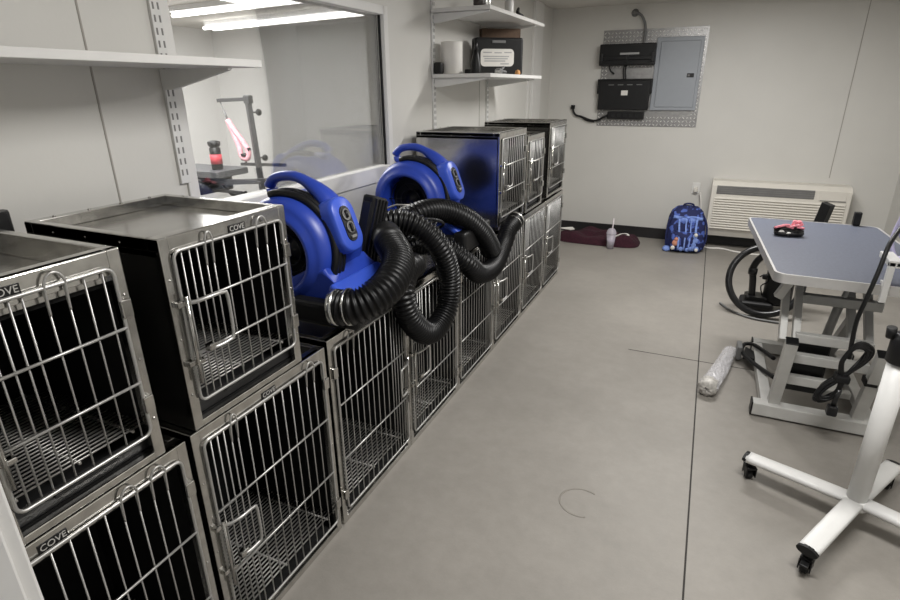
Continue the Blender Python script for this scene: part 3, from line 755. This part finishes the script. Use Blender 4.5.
# wall air conditioner
ac = thing('wall_air_conditioner', 'wide cream wall air conditioner mounted low on the back wall', 'air conditioner', (.745, YB, .125))
f0, f1, W0, W1 = -.245, -.20, .625, .665
bm = B()
prism(bm, [(0, .045), (0, .615), (-.19, .615), (-.245, .57), (-.245, .11), (-.20, .02), (-.02, .0)], -.635, .635, 'X', .006, 2)
case = obj('ac_case', bm, 'ac', ac)
bm = B(); box(bm, -.585, .315, -.249, -.243, .485, .575, .002); gr = obj('air_outlet', bm, 'ac_dk', ac)
bm = B()
for k in range(4): box(bm, -.585, .315, -.254, -.247, .495 + k * .021, .503 + k * .021)
obj('outlet_slat', bm, 'gray', gr)
bm = B()
for k in range(13):
    z = .455 - k * .027
    prism(bm, [(-.243, z), (-.262, z - .016), (-.258, z - .020), (-.243, z - .010)], -.595, .595, 'X')
obj('louver', bm, 'ac', ac)
bm = B(); box(bm, .355, .59, -.252, -.243, .478, .578, .003); cp = obj('control_door', bm, 'ac', ac)
bm = B(); box(bm, .37, .59, -.254, -.25, .476, .484); obj('door_gap', bm, 'ac_dk', cp)

# outlet and white plug
ot = thing('wall_outlet', 'white wall outlet with a plug beside the air conditioner', 'outlet', (-.05, YB, .62))
bm = B(); box(bm, -.04, .04, -.008, 0, -.06, .06, .003); obj('cover_plate', bm, 'white', ot)
bm = B(); box(bm, -.02, .022, -.05, -.008, -.04, .01, .006); obj('plug', bm, 'ac', ot)
bm = B(); tube(bm, smooth_path([(.0, YB - .04, .58), (.02, YB - .05, .50), (.035, YB - .06, .38), (.05, YB - .08, .2), (.07, YB - .14, .02), (.16, 6.60, .010), (.30, 6.62, .010), (.42, 6.55, .010), (.60, 6.50, .010), (.85, 6.55, .010)], .02), .010, 8)
tag(obj('white_cord', bm, 'paper'), 'white power cord running from the outlet along the floor behind the backpack', 'cord')

# ------------------------------------------------------------------ floor items by the back wall
# maroon blanket heap
def heap(name, poly_w, poly_d, hfun, m, loc, label, cat, nx=48, ny=20):
    bm = B(); top = []
    for i in range(nx + 1):
        row = []
        for j in range(ny + 1):
            u, v = i / nx * 2 - 1, j / ny * 2 - 1
            # superellipse mapping
            k = (abs(u) ** 4 + abs(v) ** 4) ** .25; mxx = max(abs(u), abs(v)) or 1
            f = mxx / k if k else 1
            x, y = u * f * poly_w, v * f * poly_d
            row.append(bm.verts.new((x, y, hfun(u, v, x, y))))
        top.append(row)
    for i in range(nx):
        for j in range(ny): bm.faces.new((top[i][j], top[i + 1][j], top[i + 1][j + 1], top[i][j + 1]))
    o = obj(name, bm, m, None, True, loc); tag(o, label, cat); return o
def hf(u, v, x, y):
    e = max(abs(u), abs(v)); edge = min(1, (1 - e) * 6)
    return .004 + edge ** .5 * (.085 + .024 * math.sin(9 * x + 14 * y) + .014 * math.sin(23 * x - 9 * y) + .01 * math.sin(40 * y + 5 * x))
bl = heap('maroon_blanket', .47, .22, hf, 'maroon', (-1.02, 6.47, 0), 'crumpled maroon blanket on the floor against the back wall', 'blanket')
bm = B()
for i in range(12):
    pass
tube(bm, smooth_path([(.17, -.10, .092), (.20, -.06, .098), (.28, -.03, .09), (.34, -.05, .086), (.33, -.09, .084), (.26, -.12, .086), (.20, -.13, .088)], .01), .014, 6)
for v in bm.verts: v.co.z = hf(v.co.x / .47, v.co.y / .22, v.co.x, v.co.y) + .006
obj('blanket_trim', bm, 'paper', bl)
bm = B()
P = [(-.43, -.02), (-.31, .02), (-.27, -.04), (-.30, -.13), (-.36, -.07), (-.44, -.08)]
g = [bm.verts.new((x, y, .125 + .01 * k % .02)) for k, (x, y) in enumerate(P)]; bm.faces.new(g)
ex = bmesh.ops.extrude_face_region(bm, geom=list(bm.faces)); bmesh.ops.translate(bm, vec=(0, 0, .006), verts=[v for v in ex['geom'] if isinstance(v, bmesh.types.BMVert)])
tag(obj('paper_scrap', bm, 'paper', None, False, (-1.02, 6.45, .0)), 'white paper scrap lying on the left end of the maroon blanket', 'paper')

cu = thing('iced_drink_cup', 'clear plastic cup with dome lid and straw standing by the maroon blanket', 'cup', (-.836, 6.19, 0))
bm = B(); lathe(bm, [(.036, 0), (.052, .17), (.049, .17), (.034, .004)], seg=20); obj('cup_body', bm, 'cup', cu)
bm = B(); lathe(bm, [(.033, .006), (.046, .13), (0, .13)], seg=20); obj('drink', bm, 'drink', cu)
bm = B(); lathe(bm, [(.055, .168), (.056, .178), (.050, .20), (.034, .225), (.012, .232)], seg=20); obj('dome_lid', bm, 'cup', cu)
bm = B(); rod(bm, (.0, 0, .06), (.012, 0, .345), .0075); obj('straw', bm, 'straw', cu)

# backpack
bk = thing('backpack', 'navy backpack with light blue straps standing against the back wall', 'backpack', (-.085, 6.46, 0), math.radians(8)); bk.scale = (.9, 1, .98)
bm = B()
secs = [(0, .19, .11), (.03, .215, .135), (.12, .222, .145), (.25, .218, .135), (.36, .205, .115), (.43, .175, .09), (.475, .12, .06), (.487, .05, .03)]
rr = []
for z, a, b in secs:
    rr.append([bm.verts.new((math.copysign(abs(math.cos(q)) ** .55, math.cos(q)) * a, math.copysign(abs(math.sin(q)) ** .6, math.sin(q)) * b + z * .16, z)) for q in [2 * PI * k / 36 for k in range(36)]])
for a, b in zip(rr[:-1], rr[1:]):
    for k in range(36): bm.faces.new((a[k], a[(k + 1) % 36], b[(k + 1) % 36], b[k]))
bm.faces.new(rr[0][::-1]); bm.faces.new(rr[-1])
obj('bag_body', bm, 'navy_print', bk, True)
def bag_y(z):
    for (z0, a0, b0), (z1, a1, b1) in zip(secs[:-1], secs[1:]):
        if z0 <= z <= z1: return -(b0 + (b1 - b0) * (z - z0) / (z1 - z0)) + z * .16
    return 0
bm = B(); 
prism(bm, rrect(-.17, .17, .03, .235, .05, 5), bag_y(.13) - .05, bag_y(.13) + .02, 'Y', .02, 3)
obj('front_pocket', bm, 'navy_print', bk, True)
bm = B()
for x0, x1, tb in ((-.10, -.085, .013), (-.02, -.022, .010), (.035, .03, .008), (.10, .075, .014)):
    pts = [(x0 + (x1 - x0) * (1 - z / .40), bag_y(min(z, .30)) - (.058 if z < .27 else .03 if z < .30 else .018), z) for z in (.04, .08, .12, .16, .20, .232, .25, .29, .33, .37)]
    tube(bm, pts, tb, 6, flat=.5)
obj('vertical_strap', bm, 'lblue', bk)
bm = B()
pts = [(x, bag_y(.372) - .006 + .28 * x * x, .372 + .006 * math.sin(30 * x)) for x in [-.165 + .03 * k for k in range(12)]]
tube(bm, pts, .020, 8, flat=.45)
for x in (-.045, .05): box(bm, x - .045, x + .045, bag_y(.36) - .016, bag_y(.36), .325, .385, .02, seg=3)
obj('chest_strap', bm, 'lblue', bk)
bm = B()
for (x, z, r) in ((.09, .20, .03), (.10, .15, .034), (.085, .10, .03), (.06, .06, .028), (.12, .06, .03), (.02, .045, .026), (-.05, .05, .028)):
    lathe(bm, [(0, -.006), (r * .7, -.004), (r, .004), (0, .006)], (x, bag_y(.13) - .052, z), 'Y', 10)
obj('printed_patch', bm, 'lblue', bk)
bm = B()
for (x, z, r) in ((.095, .215, .022), (.12, .05, .022), (-.145, .06, .026)): lathe(bm, [(0, -.008), (r * .8, -.006), (r, .002), (0, .006)], (x, bag_y(.13) - .056, z), 'Y', 9)
obj('white_patch', bm, 'paper', bk)
bm = B(); lathe(bm, [(0, -.012), (.028, -.008), (.036, .002), (0, .008)], (-.125, bag_y(.13) - .052, .115), 'Y', 10); lathe(bm, [(0, -.012), (.02, -.008), (.026, .002), (0, .008)], (-.115, bag_y(.13) - .054, .155), 'Y', 10)
obj('peach_patch', bm, 'skin', bk)
bm = B(); tube(bm, smooth_path([(-.06, .05, .478), (-.05, .04, .505), (.0, .04, .515), (.05, .04, .505), (.06, .05, .478)], .01), .010, 8); obj('grab_loop', bm, 'navy', bk)
bm = B()
for s_ in (-1, 1): tube(bm, smooth_path([(s_ * .17, -.03, .40), (s_ * .215, -.06, .30), (s_ * .225, -.08, .15), (s_ * .20, -.07, .03)], .02), .013, 6, flat=.6)
obj('side_piping', bm, 'navy', bk)
bm = B(); lathe(bm, [(.02, 0), (.045, .01), (.05, .03), (.03, .055), (0, .06)], (-.205, -.10, 0), 'Z', 14); obj('strap_end', bm, 'lblue', bk)

# ------------------------------------------------------------------ lift grooming table on the right
gt = thing('lift_grooming_table', 'grey lift grooming table with blue-grey top in front of the air conditioner', 'table', (.70, 3.05, 0))
TX0, TX1, TY0, TY1, TZ = -.335, .40, -.08, 1.25, .85
bm = B(); prism(bm, rrect(TX0 + .008, TX1 - .008, TY0 + .008, TY1 - .008, .045), TZ - .03, TZ, 'Z', .002)
top = obj('tabletop', bm, 'table', gt)
bm = B()
pl = rrect(TX0, TX1, TY0, TY1, .05, 8)
o_lo = [bm.verts.new((x, y, TZ - .045)) for x, y in pl]; o_hi = [bm.verts.new((x, y, TZ + .002)) for x, y in pl]
pi_ = rrect(TX0 + .011, TX1 - .011, TY0 + .011, TY1 - .011, .042, 8)
i_hi = [bm.verts.new((x, y, TZ + .002)) for x, y in pi_]; i_lo = [bm.verts.new((x, y, TZ - .045)) for x, y in pi_]
n = len(pl)
for k in range(n):
    q = (k + 1) % n
    bm.faces.new((o_lo[k], o_lo[q], o_hi[q], o_hi[k])); bm.faces.new((o_hi[k], o_hi[q], i_hi[q], i_hi[k])); bm.faces.new((i_hi[k], i_hi[q], i_lo[q], i_lo[k])); bm.faces.new((i_lo[k], i_lo[q], o_lo[q], o_lo[k]))
obj('edge_band', bm, 'alu', top)
for ob_ in [top] + list(top.children):
    for v in ob_.data.vertices:
        x, y = v.co.x, v.co.y; v.co.x = x - .045 * (y - .4); v.co.y = y - .035 * x - .035
# base
def part(name, fn, m='tbl_frame', parent=None):
    bm = B(); fn(bm); return obj(name, bm, m, parent or gt)
for y, nm, xa in ((.03, 0, -.275), (.90, 1, -.23)):
    r_ = part('base_runner', lambda b: (box(b, xa, .335, y - .035, y + .035, .012, .085, .006)))
    for xe in (xa - .003, .338): part('end_cap', lambda b: box(b, xe - .004, xe + .004, y - .036, y + .036, .010, .087, .002), 'black', r_)
for x in (-.205, .265): part('base_rail', lambda b: box(b, x - .028, x + .028, .065, .865, .025, .080, .005))
# lower lifting arms lean towards the front, upper arms fold back up to the top
for x in (-.175, .205):
    r_ = part('lower_arm', lambda b: beam(b, (x, .05, .08), (x, -.075, .50), .055, .05, up=(0, 1, 0)))
    part('end_cap', lambda b: beam(b, (x, -.075, .50), (x, -.078, .508), .057, .052, up=(0, 1, 0)), 'black', r_)
    if x > 0: part('rear_arm', lambda b: beam(b, (x, .88, .08), (x, .55, .46), .05, .05, up=(0, 1, 0)), 'tbl_frame_dk')
for x in (-.205, -.145):
    part('upper_arm', lambda b: beam(b, (x, .02, .46), (x + .0, .33, .79), .034, .05, up=(0, 1, 0)))
for x in (.115, .19):
    part('upper_arm', lambda b: beam(b, (x, .10, .44), (x - .02, .42, .79), .034, .05, up=(0, 1, 0)), 'tbl_frame_dk')
for z, y, x0, x1, m_ in ((.49, .03, -.15, .185, 'tbl_frame'), (.375, .03, -.15, .19, 'tbl_frame'), (.235, .06, -.15, .11, 'tbl_frame'), (.745, .34, -.14, .17, 'tbl_frame_dk'), (.635, .24, -.14, .235, 'tbl_frame_dk')):
    part('cross_bar', lambda b: box(b, x0, x1, y - .022, y + .022, z - .025, z + .025, .005), m_)
part('cross_bar', lambda b: box(b, -.14, .20, .20, .245, .10, .135, .005))
part('motor_box', lambda b: box(b, -.135, .035, .10, .22, .145, .43, .01), 'black')
part('actuator', lambda b: (rod(b, (.02, .30, .22), (.055, .26, .62), .022, 12), rod(b, (.05, .27, .55), (.07, .25, .70), .013, 10)), 'tbl_frame_dk')
part('under_frame', lambda b: (box(b, -.27, .33, .10, .14, .765, .805, .004), box(b, -.27, .33, .98, 1.02, .765, .805, .004), box(b, -.27, -.23, .14, .98, .765, .805, .004), box(b, .29, .33, .14, .98, .765, .805, .004)), 'black')
part('corner_brace', lambda b: beam(b, (-.215, .03, .81), (-.265, .03, .69), .040, .045, up=(0, 1, 0)))
part('stop_block', lambda b: box(b, .19, .25, -.06, .0, .415, .45, .004), 'black')
part('stop_block', lambda b: box(b, .17, .225, -.05, .02, .31, .345, .004), 'black')
# foot pedal: grey plate with black loop and two rods on the left
pd = part('foot_pedal', lambda b: (box(b, -.335, -.305, .66, .78, .02, .11, .006)), 'gray')
part('pedal_loop', lambda b: tube(b, smooth_path([(-.155, .30, .11), (-.22, .45, .09), (-.28, .60, .075), (-.305, .70, .075), (-.285, .79, .085), (-.23, .76, .10), (-.14, .55, .12)], .02), .013, 8), 'black', pd)
part('pedal_plate', lambda b: prism(b, [(-.30, .62), (-.235, .60), (-.215, .70), (-.28, .78)], .05, .075, 'Z', .004), 'black', pd)

# pink and black dog bow on the table
bo_s = .85
bo = thing('dog_collar', 'pink and black collar bundle lying on the blue-grey grooming table', 'collar', (.52, 3.80, .853), math.radians(6)); bo.scale = (bo_s,) * 3
bm = B()
for k in range(3):
    tube(bm, smooth_path([(-.085, -.03 + .02 * k, .016 + .012 * k), (-.03, -.055 + .02 * k, .016 + .014 * k), (.05, -.05 + .02 * k, .018 + .014 * k), (.088, .0 + .01 * k, .016 + .012 * k), (.03, .045, .016 + .014 * k), (-.06, .04, .016 + .012 * k)], .012, True), .014, 7, True, flat=.7)
obj('collar_band', bm, 'black', bo)
bm = B()
for (x, y, z, rx, ry) in ((-.055, -.045, .025, .02, .015), (-.012, -.06, .02, .016, .012)):
    lathe(bm, [(0, -.005), (rx, -.003), (rx * .8, .006), (0, .008)], (x, y, z), 'Y', 9)
obj('white_tag', bm, 'paper', bo)
bm = B()
for k in range(7):
    x = -.07 + .022 * k; a = random.uniform(-.4, .4)
    box(bm, x - .025, x + .025, -.035 + a * .02, .03, .045 + .006 * (k % 3), .060 + .006 * (k % 3), .006, Matrix.Translation((x, 0, .05)) @ Matrix.Rotation(a, 4, 'Y') @ Matrix.Rotation(-.35, 4, 'X') @ Matrix.Translation((-x, 0, -.05)))
tube(bm, smooth_path([(.02, .0, .07), (.025, .0, .10), (.04, .0, .09), (.06, .01, .095), (.075, .0, .07)], .01), .012, 7)
obj('pink_ruffle', bm, 'pink', bo)

# fan on the right of the table, white bracket
fn = thing('table_fan', 'lavender round fan at the right edge of the blue-grey grooming table', 'fan', (1.055, 3.34, .853), math.radians(-20)); fn.scale = (.9, .9, .9)
bm = B(); tube(bm, [(math.cos(2 * PI * k / 40) * .135, -.03, .235 + math.sin(2 * PI * k / 40) * .135) for k in range(40)], .022, 10, closed=True)
lathe(bm, [(.15, .06), (.145, .03), (.138, -.03), (.13, -.03), (.135, .055), (.02, .06)], (0, 0, .235), 'Y', 36); obj('fan_housing', bm, 'lav', fn, True)
bm = B(); lathe(bm, [(0, -.035), (.045, -.032), (.05, .0), (0, .0)], (0, 0, .235), 'Y', 20)
for q in range(3): tube(bm, [(math.cos(2 * PI * k / 30) * (.06 + .03 * q), -.035, .235 + math.sin(2 * PI * k / 30) * (.06 + .03 * q)) for k in range(30)], .004, 5, closed=True)
lathe(bm, [(.128, .02), (.128, .024)], (0, 0, .235), 'Y', 30); obj('fan_grille', bm, 'black', fn)
bm = B(); tube(bm, smooth_path([(-.15, .03, .235), (-.16, .0, .12), (-.12, -.02, .03), (-.05, -.03, .018), (.05, -.03, .018), (.12, -.02, .03), (.16, 0, .12), (.15, .03, .235)], .02), .012, 8); box(bm, -.12, .12, -.10, .08, 0, .022, .008); obj('fan_stand', bm, 'lav', fn)
wb = thing('table_bracket', 'white square bracket clamped on the near right edge of the grooming table', 'bracket', (.835, 2.945, .853)); wb.scale = (1, 1, 1.1)
bm = B(); box(bm, -.03, -.004, -.035, -.012, -.07, .105, .003); box(bm, -.03, .02, -.035, .14, .085, .11, .003); box(bm, -.004, .25, -.035, -.012, .08, .105, .003); obj('bracket_frame', bm, 'metal_w', wb)
bm = B(); box(bm, -.028, -.006, -.012, .03, 0, .012); obj('bracket_foot', bm, 'metal_w', wb)
# power cord of the fan, hanging over the table edge in a tied coil
cd = thing('coiled_power_cord', 'black power cord hanging off the grooming table in a tied coil', 'cord', (.76, 2.88, .24))
def L(p): return (p[0] - .76, p[1] - 2.88, p[2] - .24)
bm = B(); tube(bm, smooth_path([L(p) for p in ((1.02, 3.30, 1.20), (.95, 3.22, 1.22), (.885, 3.12, 1.13), (.80, 2.96, 1.04), (.772, 2.90, .93), (.748, 2.87, .80), (.735, 2.87, .68), (.745, 2.87, .50))], .02), .0095, 8); obj('cord_lead', bm, 'black', cd)
bm = B()
for k in range(8):
    a = random.uniform(-.006, .006); wq = .016 + .008 * (k % 3); dz = random.uniform(-.015, .015)
    tube(bm, smooth_path([(a - .012, -.02 + .006 * k, .16), (-.035 - wq, -.02 + .006 * k, .085 + dz), (-.055 - wq * .8, -.02, .03 + dz), (-.022, -.02 + .006 * k, .035 + dz), (.0 + a, -.02, .10), (.005 + a, -.02, .17), (.035 + wq * 1.3, -.02 + .006 * k, .26 + dz), (.035 + wq, -.02, .325 + dz), (.008, -.02, .33 + dz), (-.012 - wq * .5, -.02, .25)], .012, True), .0068, 6, closed=True)
for v in bm.verts: v.co.x += v.co.z * .06 - .03
obj('cord_coil', bm, 'black', cd)
bm = B(); box(bm, -.050, .010, -.04, .03, .135, .175, .01); obj('cord_tie', bm, 'black', cd)
bm = B(); box(bm, -.05, -.005, -.04, .0, -.045, .01, .008); rod(bm, (-.028, -.02, .0), (-.02, -.02, .10), .012); obj('cord_plug', bm, 'black_gl', cd)
bm = B(); box(bm, -.105, -.075, -.01, .02, .01, .055, .006); rod(bm, (-.09, .0, .05), (-.045, .0, .14), .008); obj('cord_end', bm, 'lgray', cd)

# vacuum behind the table
vc = thing('vacuum_cleaner', 'black vacuum with a big hose loop on the floor behind the grooming table', 'vacuum', (.62, 4.85, 0))
bm = B(); box(bm, -.20, .04, -.11, .09, .005, .075, .025, seg=3); prism(bm, rrect(-.17, .0, -.08, .07, .03), .07, .11, 'Z', .012); obj('floor_head', bm, 'black', vc)
bm = B(); tube(bm, smooth_path([(-.12, -.02, .10), (-.135, -.02, .25), (-.15, -.02, .32), (-.125, -.02, .40), (-.06, -.02, .47), (.02, -.02, .50)], .02), .026, 12)
lathe(bm, [(.026, -.02), (.034, -.015), (.034, .03), (.026, .035)], (-.145, -.02, .30), 'Z', 14); obj('wand', bm, 'black_gl', vc)
bm = B(); lathe(bm, [(.09, .06), (.105, .09), (.10, .40), (.085, .52), (.05, .58)], (.06, .0, 0), 'Z', 24); obj('canister', bm, 'black', vc)
bm = B(); beam(bm, (.205, 0, .55), (.25, -.05, .885), .05, .075); obj('handle', bm, 'black', vc)
ringp = [(-.06 + math.cos(2 * PI * k / 24) * .255, -.14 + .10 * math.sin(2 * PI * k / 24), .275 + math.sin(2 * PI * k / 24) * .245) for k in range(24)]
pp = smooth_path(ringp, .02, True)
bm = B(); tube(bm, pp, .026, 12, closed=True); obj('hose', bm, 'black_gl', vc)
bm = B(); tube(bm, smooth_path([(-.09, -.03, .27), (-.05, -.05, .30), (-.03, -.05, .24), (-.07, -.04, .20), (-.05, -.04, .12)], .015), .005, 5); box(bm, -.075, -.035, -.07, -.03, .26, .30, .01); obj('cord_hook', bm, 'black', vc)
bm = B(); tube(bm, smooth_path([(-.34, -.04, .010), (-.25, -.20, .010), (-.1, -.30, .010), (.12, -.32, .010)], .02), .009, 6); obj('power_cord', bm, 'gray', vc)
# small black clamp on the far edge of the table
tag(obj('table_clamp', (lambda b: (box(b, -.02, .02, -.015, .025, -.03, .055, .006), b)[1])(B()), 'black', None, False, (.94, 4.235, .884)), 'small black clamp on the far edge of the grooming table', 'clamp')

# crumpled clear bag on the floor
bg = thing('plastic_bag', 'crumpled clear plastic bag roll lying on the floor by the joint', 'bag', (.270, 3.50, 0), math.radians(-13)); bg.scale = (.78, .92, .78)
bm = B()
prof = []
N = 26
rows = []
for i in range(23):
    y = -.36 + i * .72 / 22; base = .062 * (1 - .28 * (i / 22)) * (1 if i not in (0, 22) else .55)
    row = []
    for k in range(N):
        a = 2 * PI * k / N; r = base * (1 + random.uniform(-.09, .09) + .10 * math.sin(3 * a + i * .25))
        row.append(bm.verts.new((math.cos(a) * r * 1.1, y + random.uniform(-.012, .012), max(.003, .056 + math.sin(a) * r * .9))))
    rows.append(row)
for a, b in zip(rows[:-1], rows[1:]):
    for k in range(N): bm.faces.new((a[k], a[(k + 1) % N], b[(k + 1) % N], b[k]))
bm.faces.new(rows[-1])
obj('bag_film', bm, 'clear', bg)
bm = B(); lathe(bm, [(0, -.378), (.03, -.380), (.055, -.372), (.066, -.355), (.062, -.32), (.064, -.29), (.050, -.27)], (0, 0, .066), 'Y', 22)
for v in bm.verts: v.co += Vector((random.uniform(-.007, .007), random.uniform(-.008, .008), random.uniform(-.005, .005))); v.co.z = max(.002, v.co.z)
obj('rolled_end', bm, 'bag_end', bg)

# ------------------------------------------------------------------ stand dryer in the right foreground
sd = thing('stand_dryer', 'white floor stand on four castors in the right foreground', 'stand', (.752, 2.304, 0))
cs_pos = [(-.363, .160), (-.197, -.338), (.197, .338), (.363, -.160)]
for i, (x, y) in enumerate(cs_pos):
    d = Vector((x, y, 0)).normalized()
    bm = B()
    path = [Vector((d.x * .03, d.y * .03, .125)), Vector((x * .5, y * .5, .118)), Vector((x, y, .108)), Vector((x, y, .108)) + d * .02]
    wdt, hgt = (.036, .017)
    rings = []
    side = Vector((-d.y, d.x, 0))
    for p in path: rings.append([bm.verts.new(p + side * (math.cos(2 * PI * k / 16) * wdt) + Vector((0, 0, math.copysign(abs(math.sin(2 * PI * k / 16)) ** .45, math.sin(2 * PI * k / 16)) * hgt))) for k in range(16)])
    for a, b in zip(rings[:-1], rings[1:]):
        for k in range(16): f = bm.faces.new((a[k], a[(k + 1) % 16], b[(k + 1) % 16], b[k])); f.smooth = True
    bm.faces.new(rings[0][::-1]); bm.faces.new(rings[-1])
    lg = obj('leg', bm, 'metal_w', sd)
    bm = B(); e0 = path[-1]; e1 = e0 + d * .012
    vv = [[bm.verts.new(q + side * (math.cos(2 * PI * k / 16) * wdt * 1.03) + Vector((0, 0, math.sin(2 * PI * k / 16) * hgt * 1.08))) for k in range(16)] for q in (e0 - d * .004, e1)]
    for k in range(16): bm.faces.new((vv[0][k], vv[0][(k + 1) % 16], vv[1][(k + 1) % 16], vv[1][k]))
    bm.faces.new(vv[0][::-1]); bm.faces.new(vv[1]); obj('end_cap', bm, 'black', lg)
    ca = random.uniform(0, 2 * PI) if i != 1 else 1.2
    cm = Matrix.Translation((x, y, 0)) @ Matrix.Rotation(ca, 4, 'Z')
    bm = B(); rod(bm, (0, 0, .055), (0, 0, .095), .012, 10); box(bm, -.03, .022, -.022, -.017, .018, .066, .003); box(bm, -.03, .022, .017, .022, .018, .066, .003); box(bm, -.024, .024, -.022, .022, .058, .070, .004); box(bm, -.055, -.02, -.014, .014, .052, .062, .004)
    bm.transform(cm); k_ = obj('castor', bm, 'black', lg)
    bm = B(); lathe(bm, [(0, -.014), (.020, -.014), (.026, -.010), (.026, .010), (.020, .014), (0, .014)], (-.008, 0, .026), 'Y', 20); bm.transform(cm); obj('wheel', bm, 'black_dk', k_)
    bm = B(); lathe(bm, [(0, -.0235), (.007, -.023), (.007, .023), (0, .0235)], (-.008, 0, .026), 'Y', 10); bm.transform(cm); obj('axle', bm, 'silver', k_)
bm = B(); lathe(bm, [(.046, .100), (.047, .104), (.047, .134), (.040, .140)], seg=32); obj('hub', bm, 'metal_w', sd)
bm = B(); lathe(bm, [(.036, .12), (.038, .78)], seg=36); obj('lower_pole', bm, 'metal_w', sd)
bm = B(); lathe(bm, [(.042, .75), (.047, .755), (.047, .845), (.04, .862), (.030, .866)], seg=32); cl_ = obj('collar', bm, 'black', sd)
bm = B(); rod(bm, (-.05, .0, .845), (-.055, -.005, .885), .016, 10); obj('collar_knob', bm, 'black', cl_)
bm = B(); lathe(bm, [(.028, .82), (.028, 1.46)], seg=28); obj('upper_pole', bm, 'metal_w', sd)
bm = B(); rod(bm, (0, 0, 1.45), (0, 0, 1.54), .022, 12); box(bm, -.16, .12, -.09, .09, 1.50, 1.64, .035, seg=4); obj('dryer_head', bm, 'brown', sd, True)

# ------------------------------------------------------------------ lights
def area(name, loc, sx, sy, e, col=(1, .985, .96), rot=(0, 0, 0)):
    l = bpy.data.lights.new(name, 'AREA'); l.shape = 'RECTANGLE'; l.size = sx; l.size_y = sy; l.energy = e; l.color = col
    o = bpy.data.objects.new(name, l); C.objects.link(o); o.location = loc; o.rotation_euler = rot
    return o
area('ceiling_lamp', (.25, 1.6, 2.50), 1.2, .25, 60)
area('ceiling_lamp', (.15, 4.6, 2.50), 1.2, .25, 74)
area('next_fill', (-3.9, 3.4, 2.46), 1.4, .8, 120, (1, .99, .975))  # added fill with no fixture, brightens the next room
area('next_fill', (-5.6, 4.3, 2.46), 1.0, .8, 70, (1, .99, .975))  # second added fill, lifts the next room's far walls
w = bpy.data.worlds.new('World'); bpy.context.scene.world = w; w.use_nodes = True
w.node_tree.nodes['Background'].inputs['Color'].default_value = (.9, .93, 1, 1)
w.node_tree.nodes['Background'].inputs['Strength'].default_value = .22

# ------------------------------------------------------------------ camera
cam = bpy.data.cameras.new('camera'); co = bpy.data.objects.new('camera', cam); C.objects.link(co)
cam.sensor_fit = 'HORIZONTAL'; cam.sensor_width = 36; cam.lens = 550.46 / 900 * 36; cam.clip_start = .02
yaw, pit, rol = math.radians(24.48), math.radians(21.07), math.radians(-.52)
fw = Vector((-math.sin(yaw) * math.cos(pit), math.cos(yaw) * math.cos(pit), -math.sin(pit)))
rt = Vector((math.cos(yaw), math.sin(yaw), 0)); up = rt.cross(fw)
r2 = rt * math.cos(rol) + up * math.sin(rol); u2 = r2.cross(fw)
co.matrix_world = Matrix.Translation((0, 0, 1.7)) @ Matrix((r2, u2, -fw)).transposed().to_4x4()
sc = bpy.context.scene; sc.camera = co
sc.view_settings.view_transform = 'Standard'; sc.view_settings.look = 'None'
sc.view_settings.exposure = 0.0; sc.view_settings.gamma = 1.0
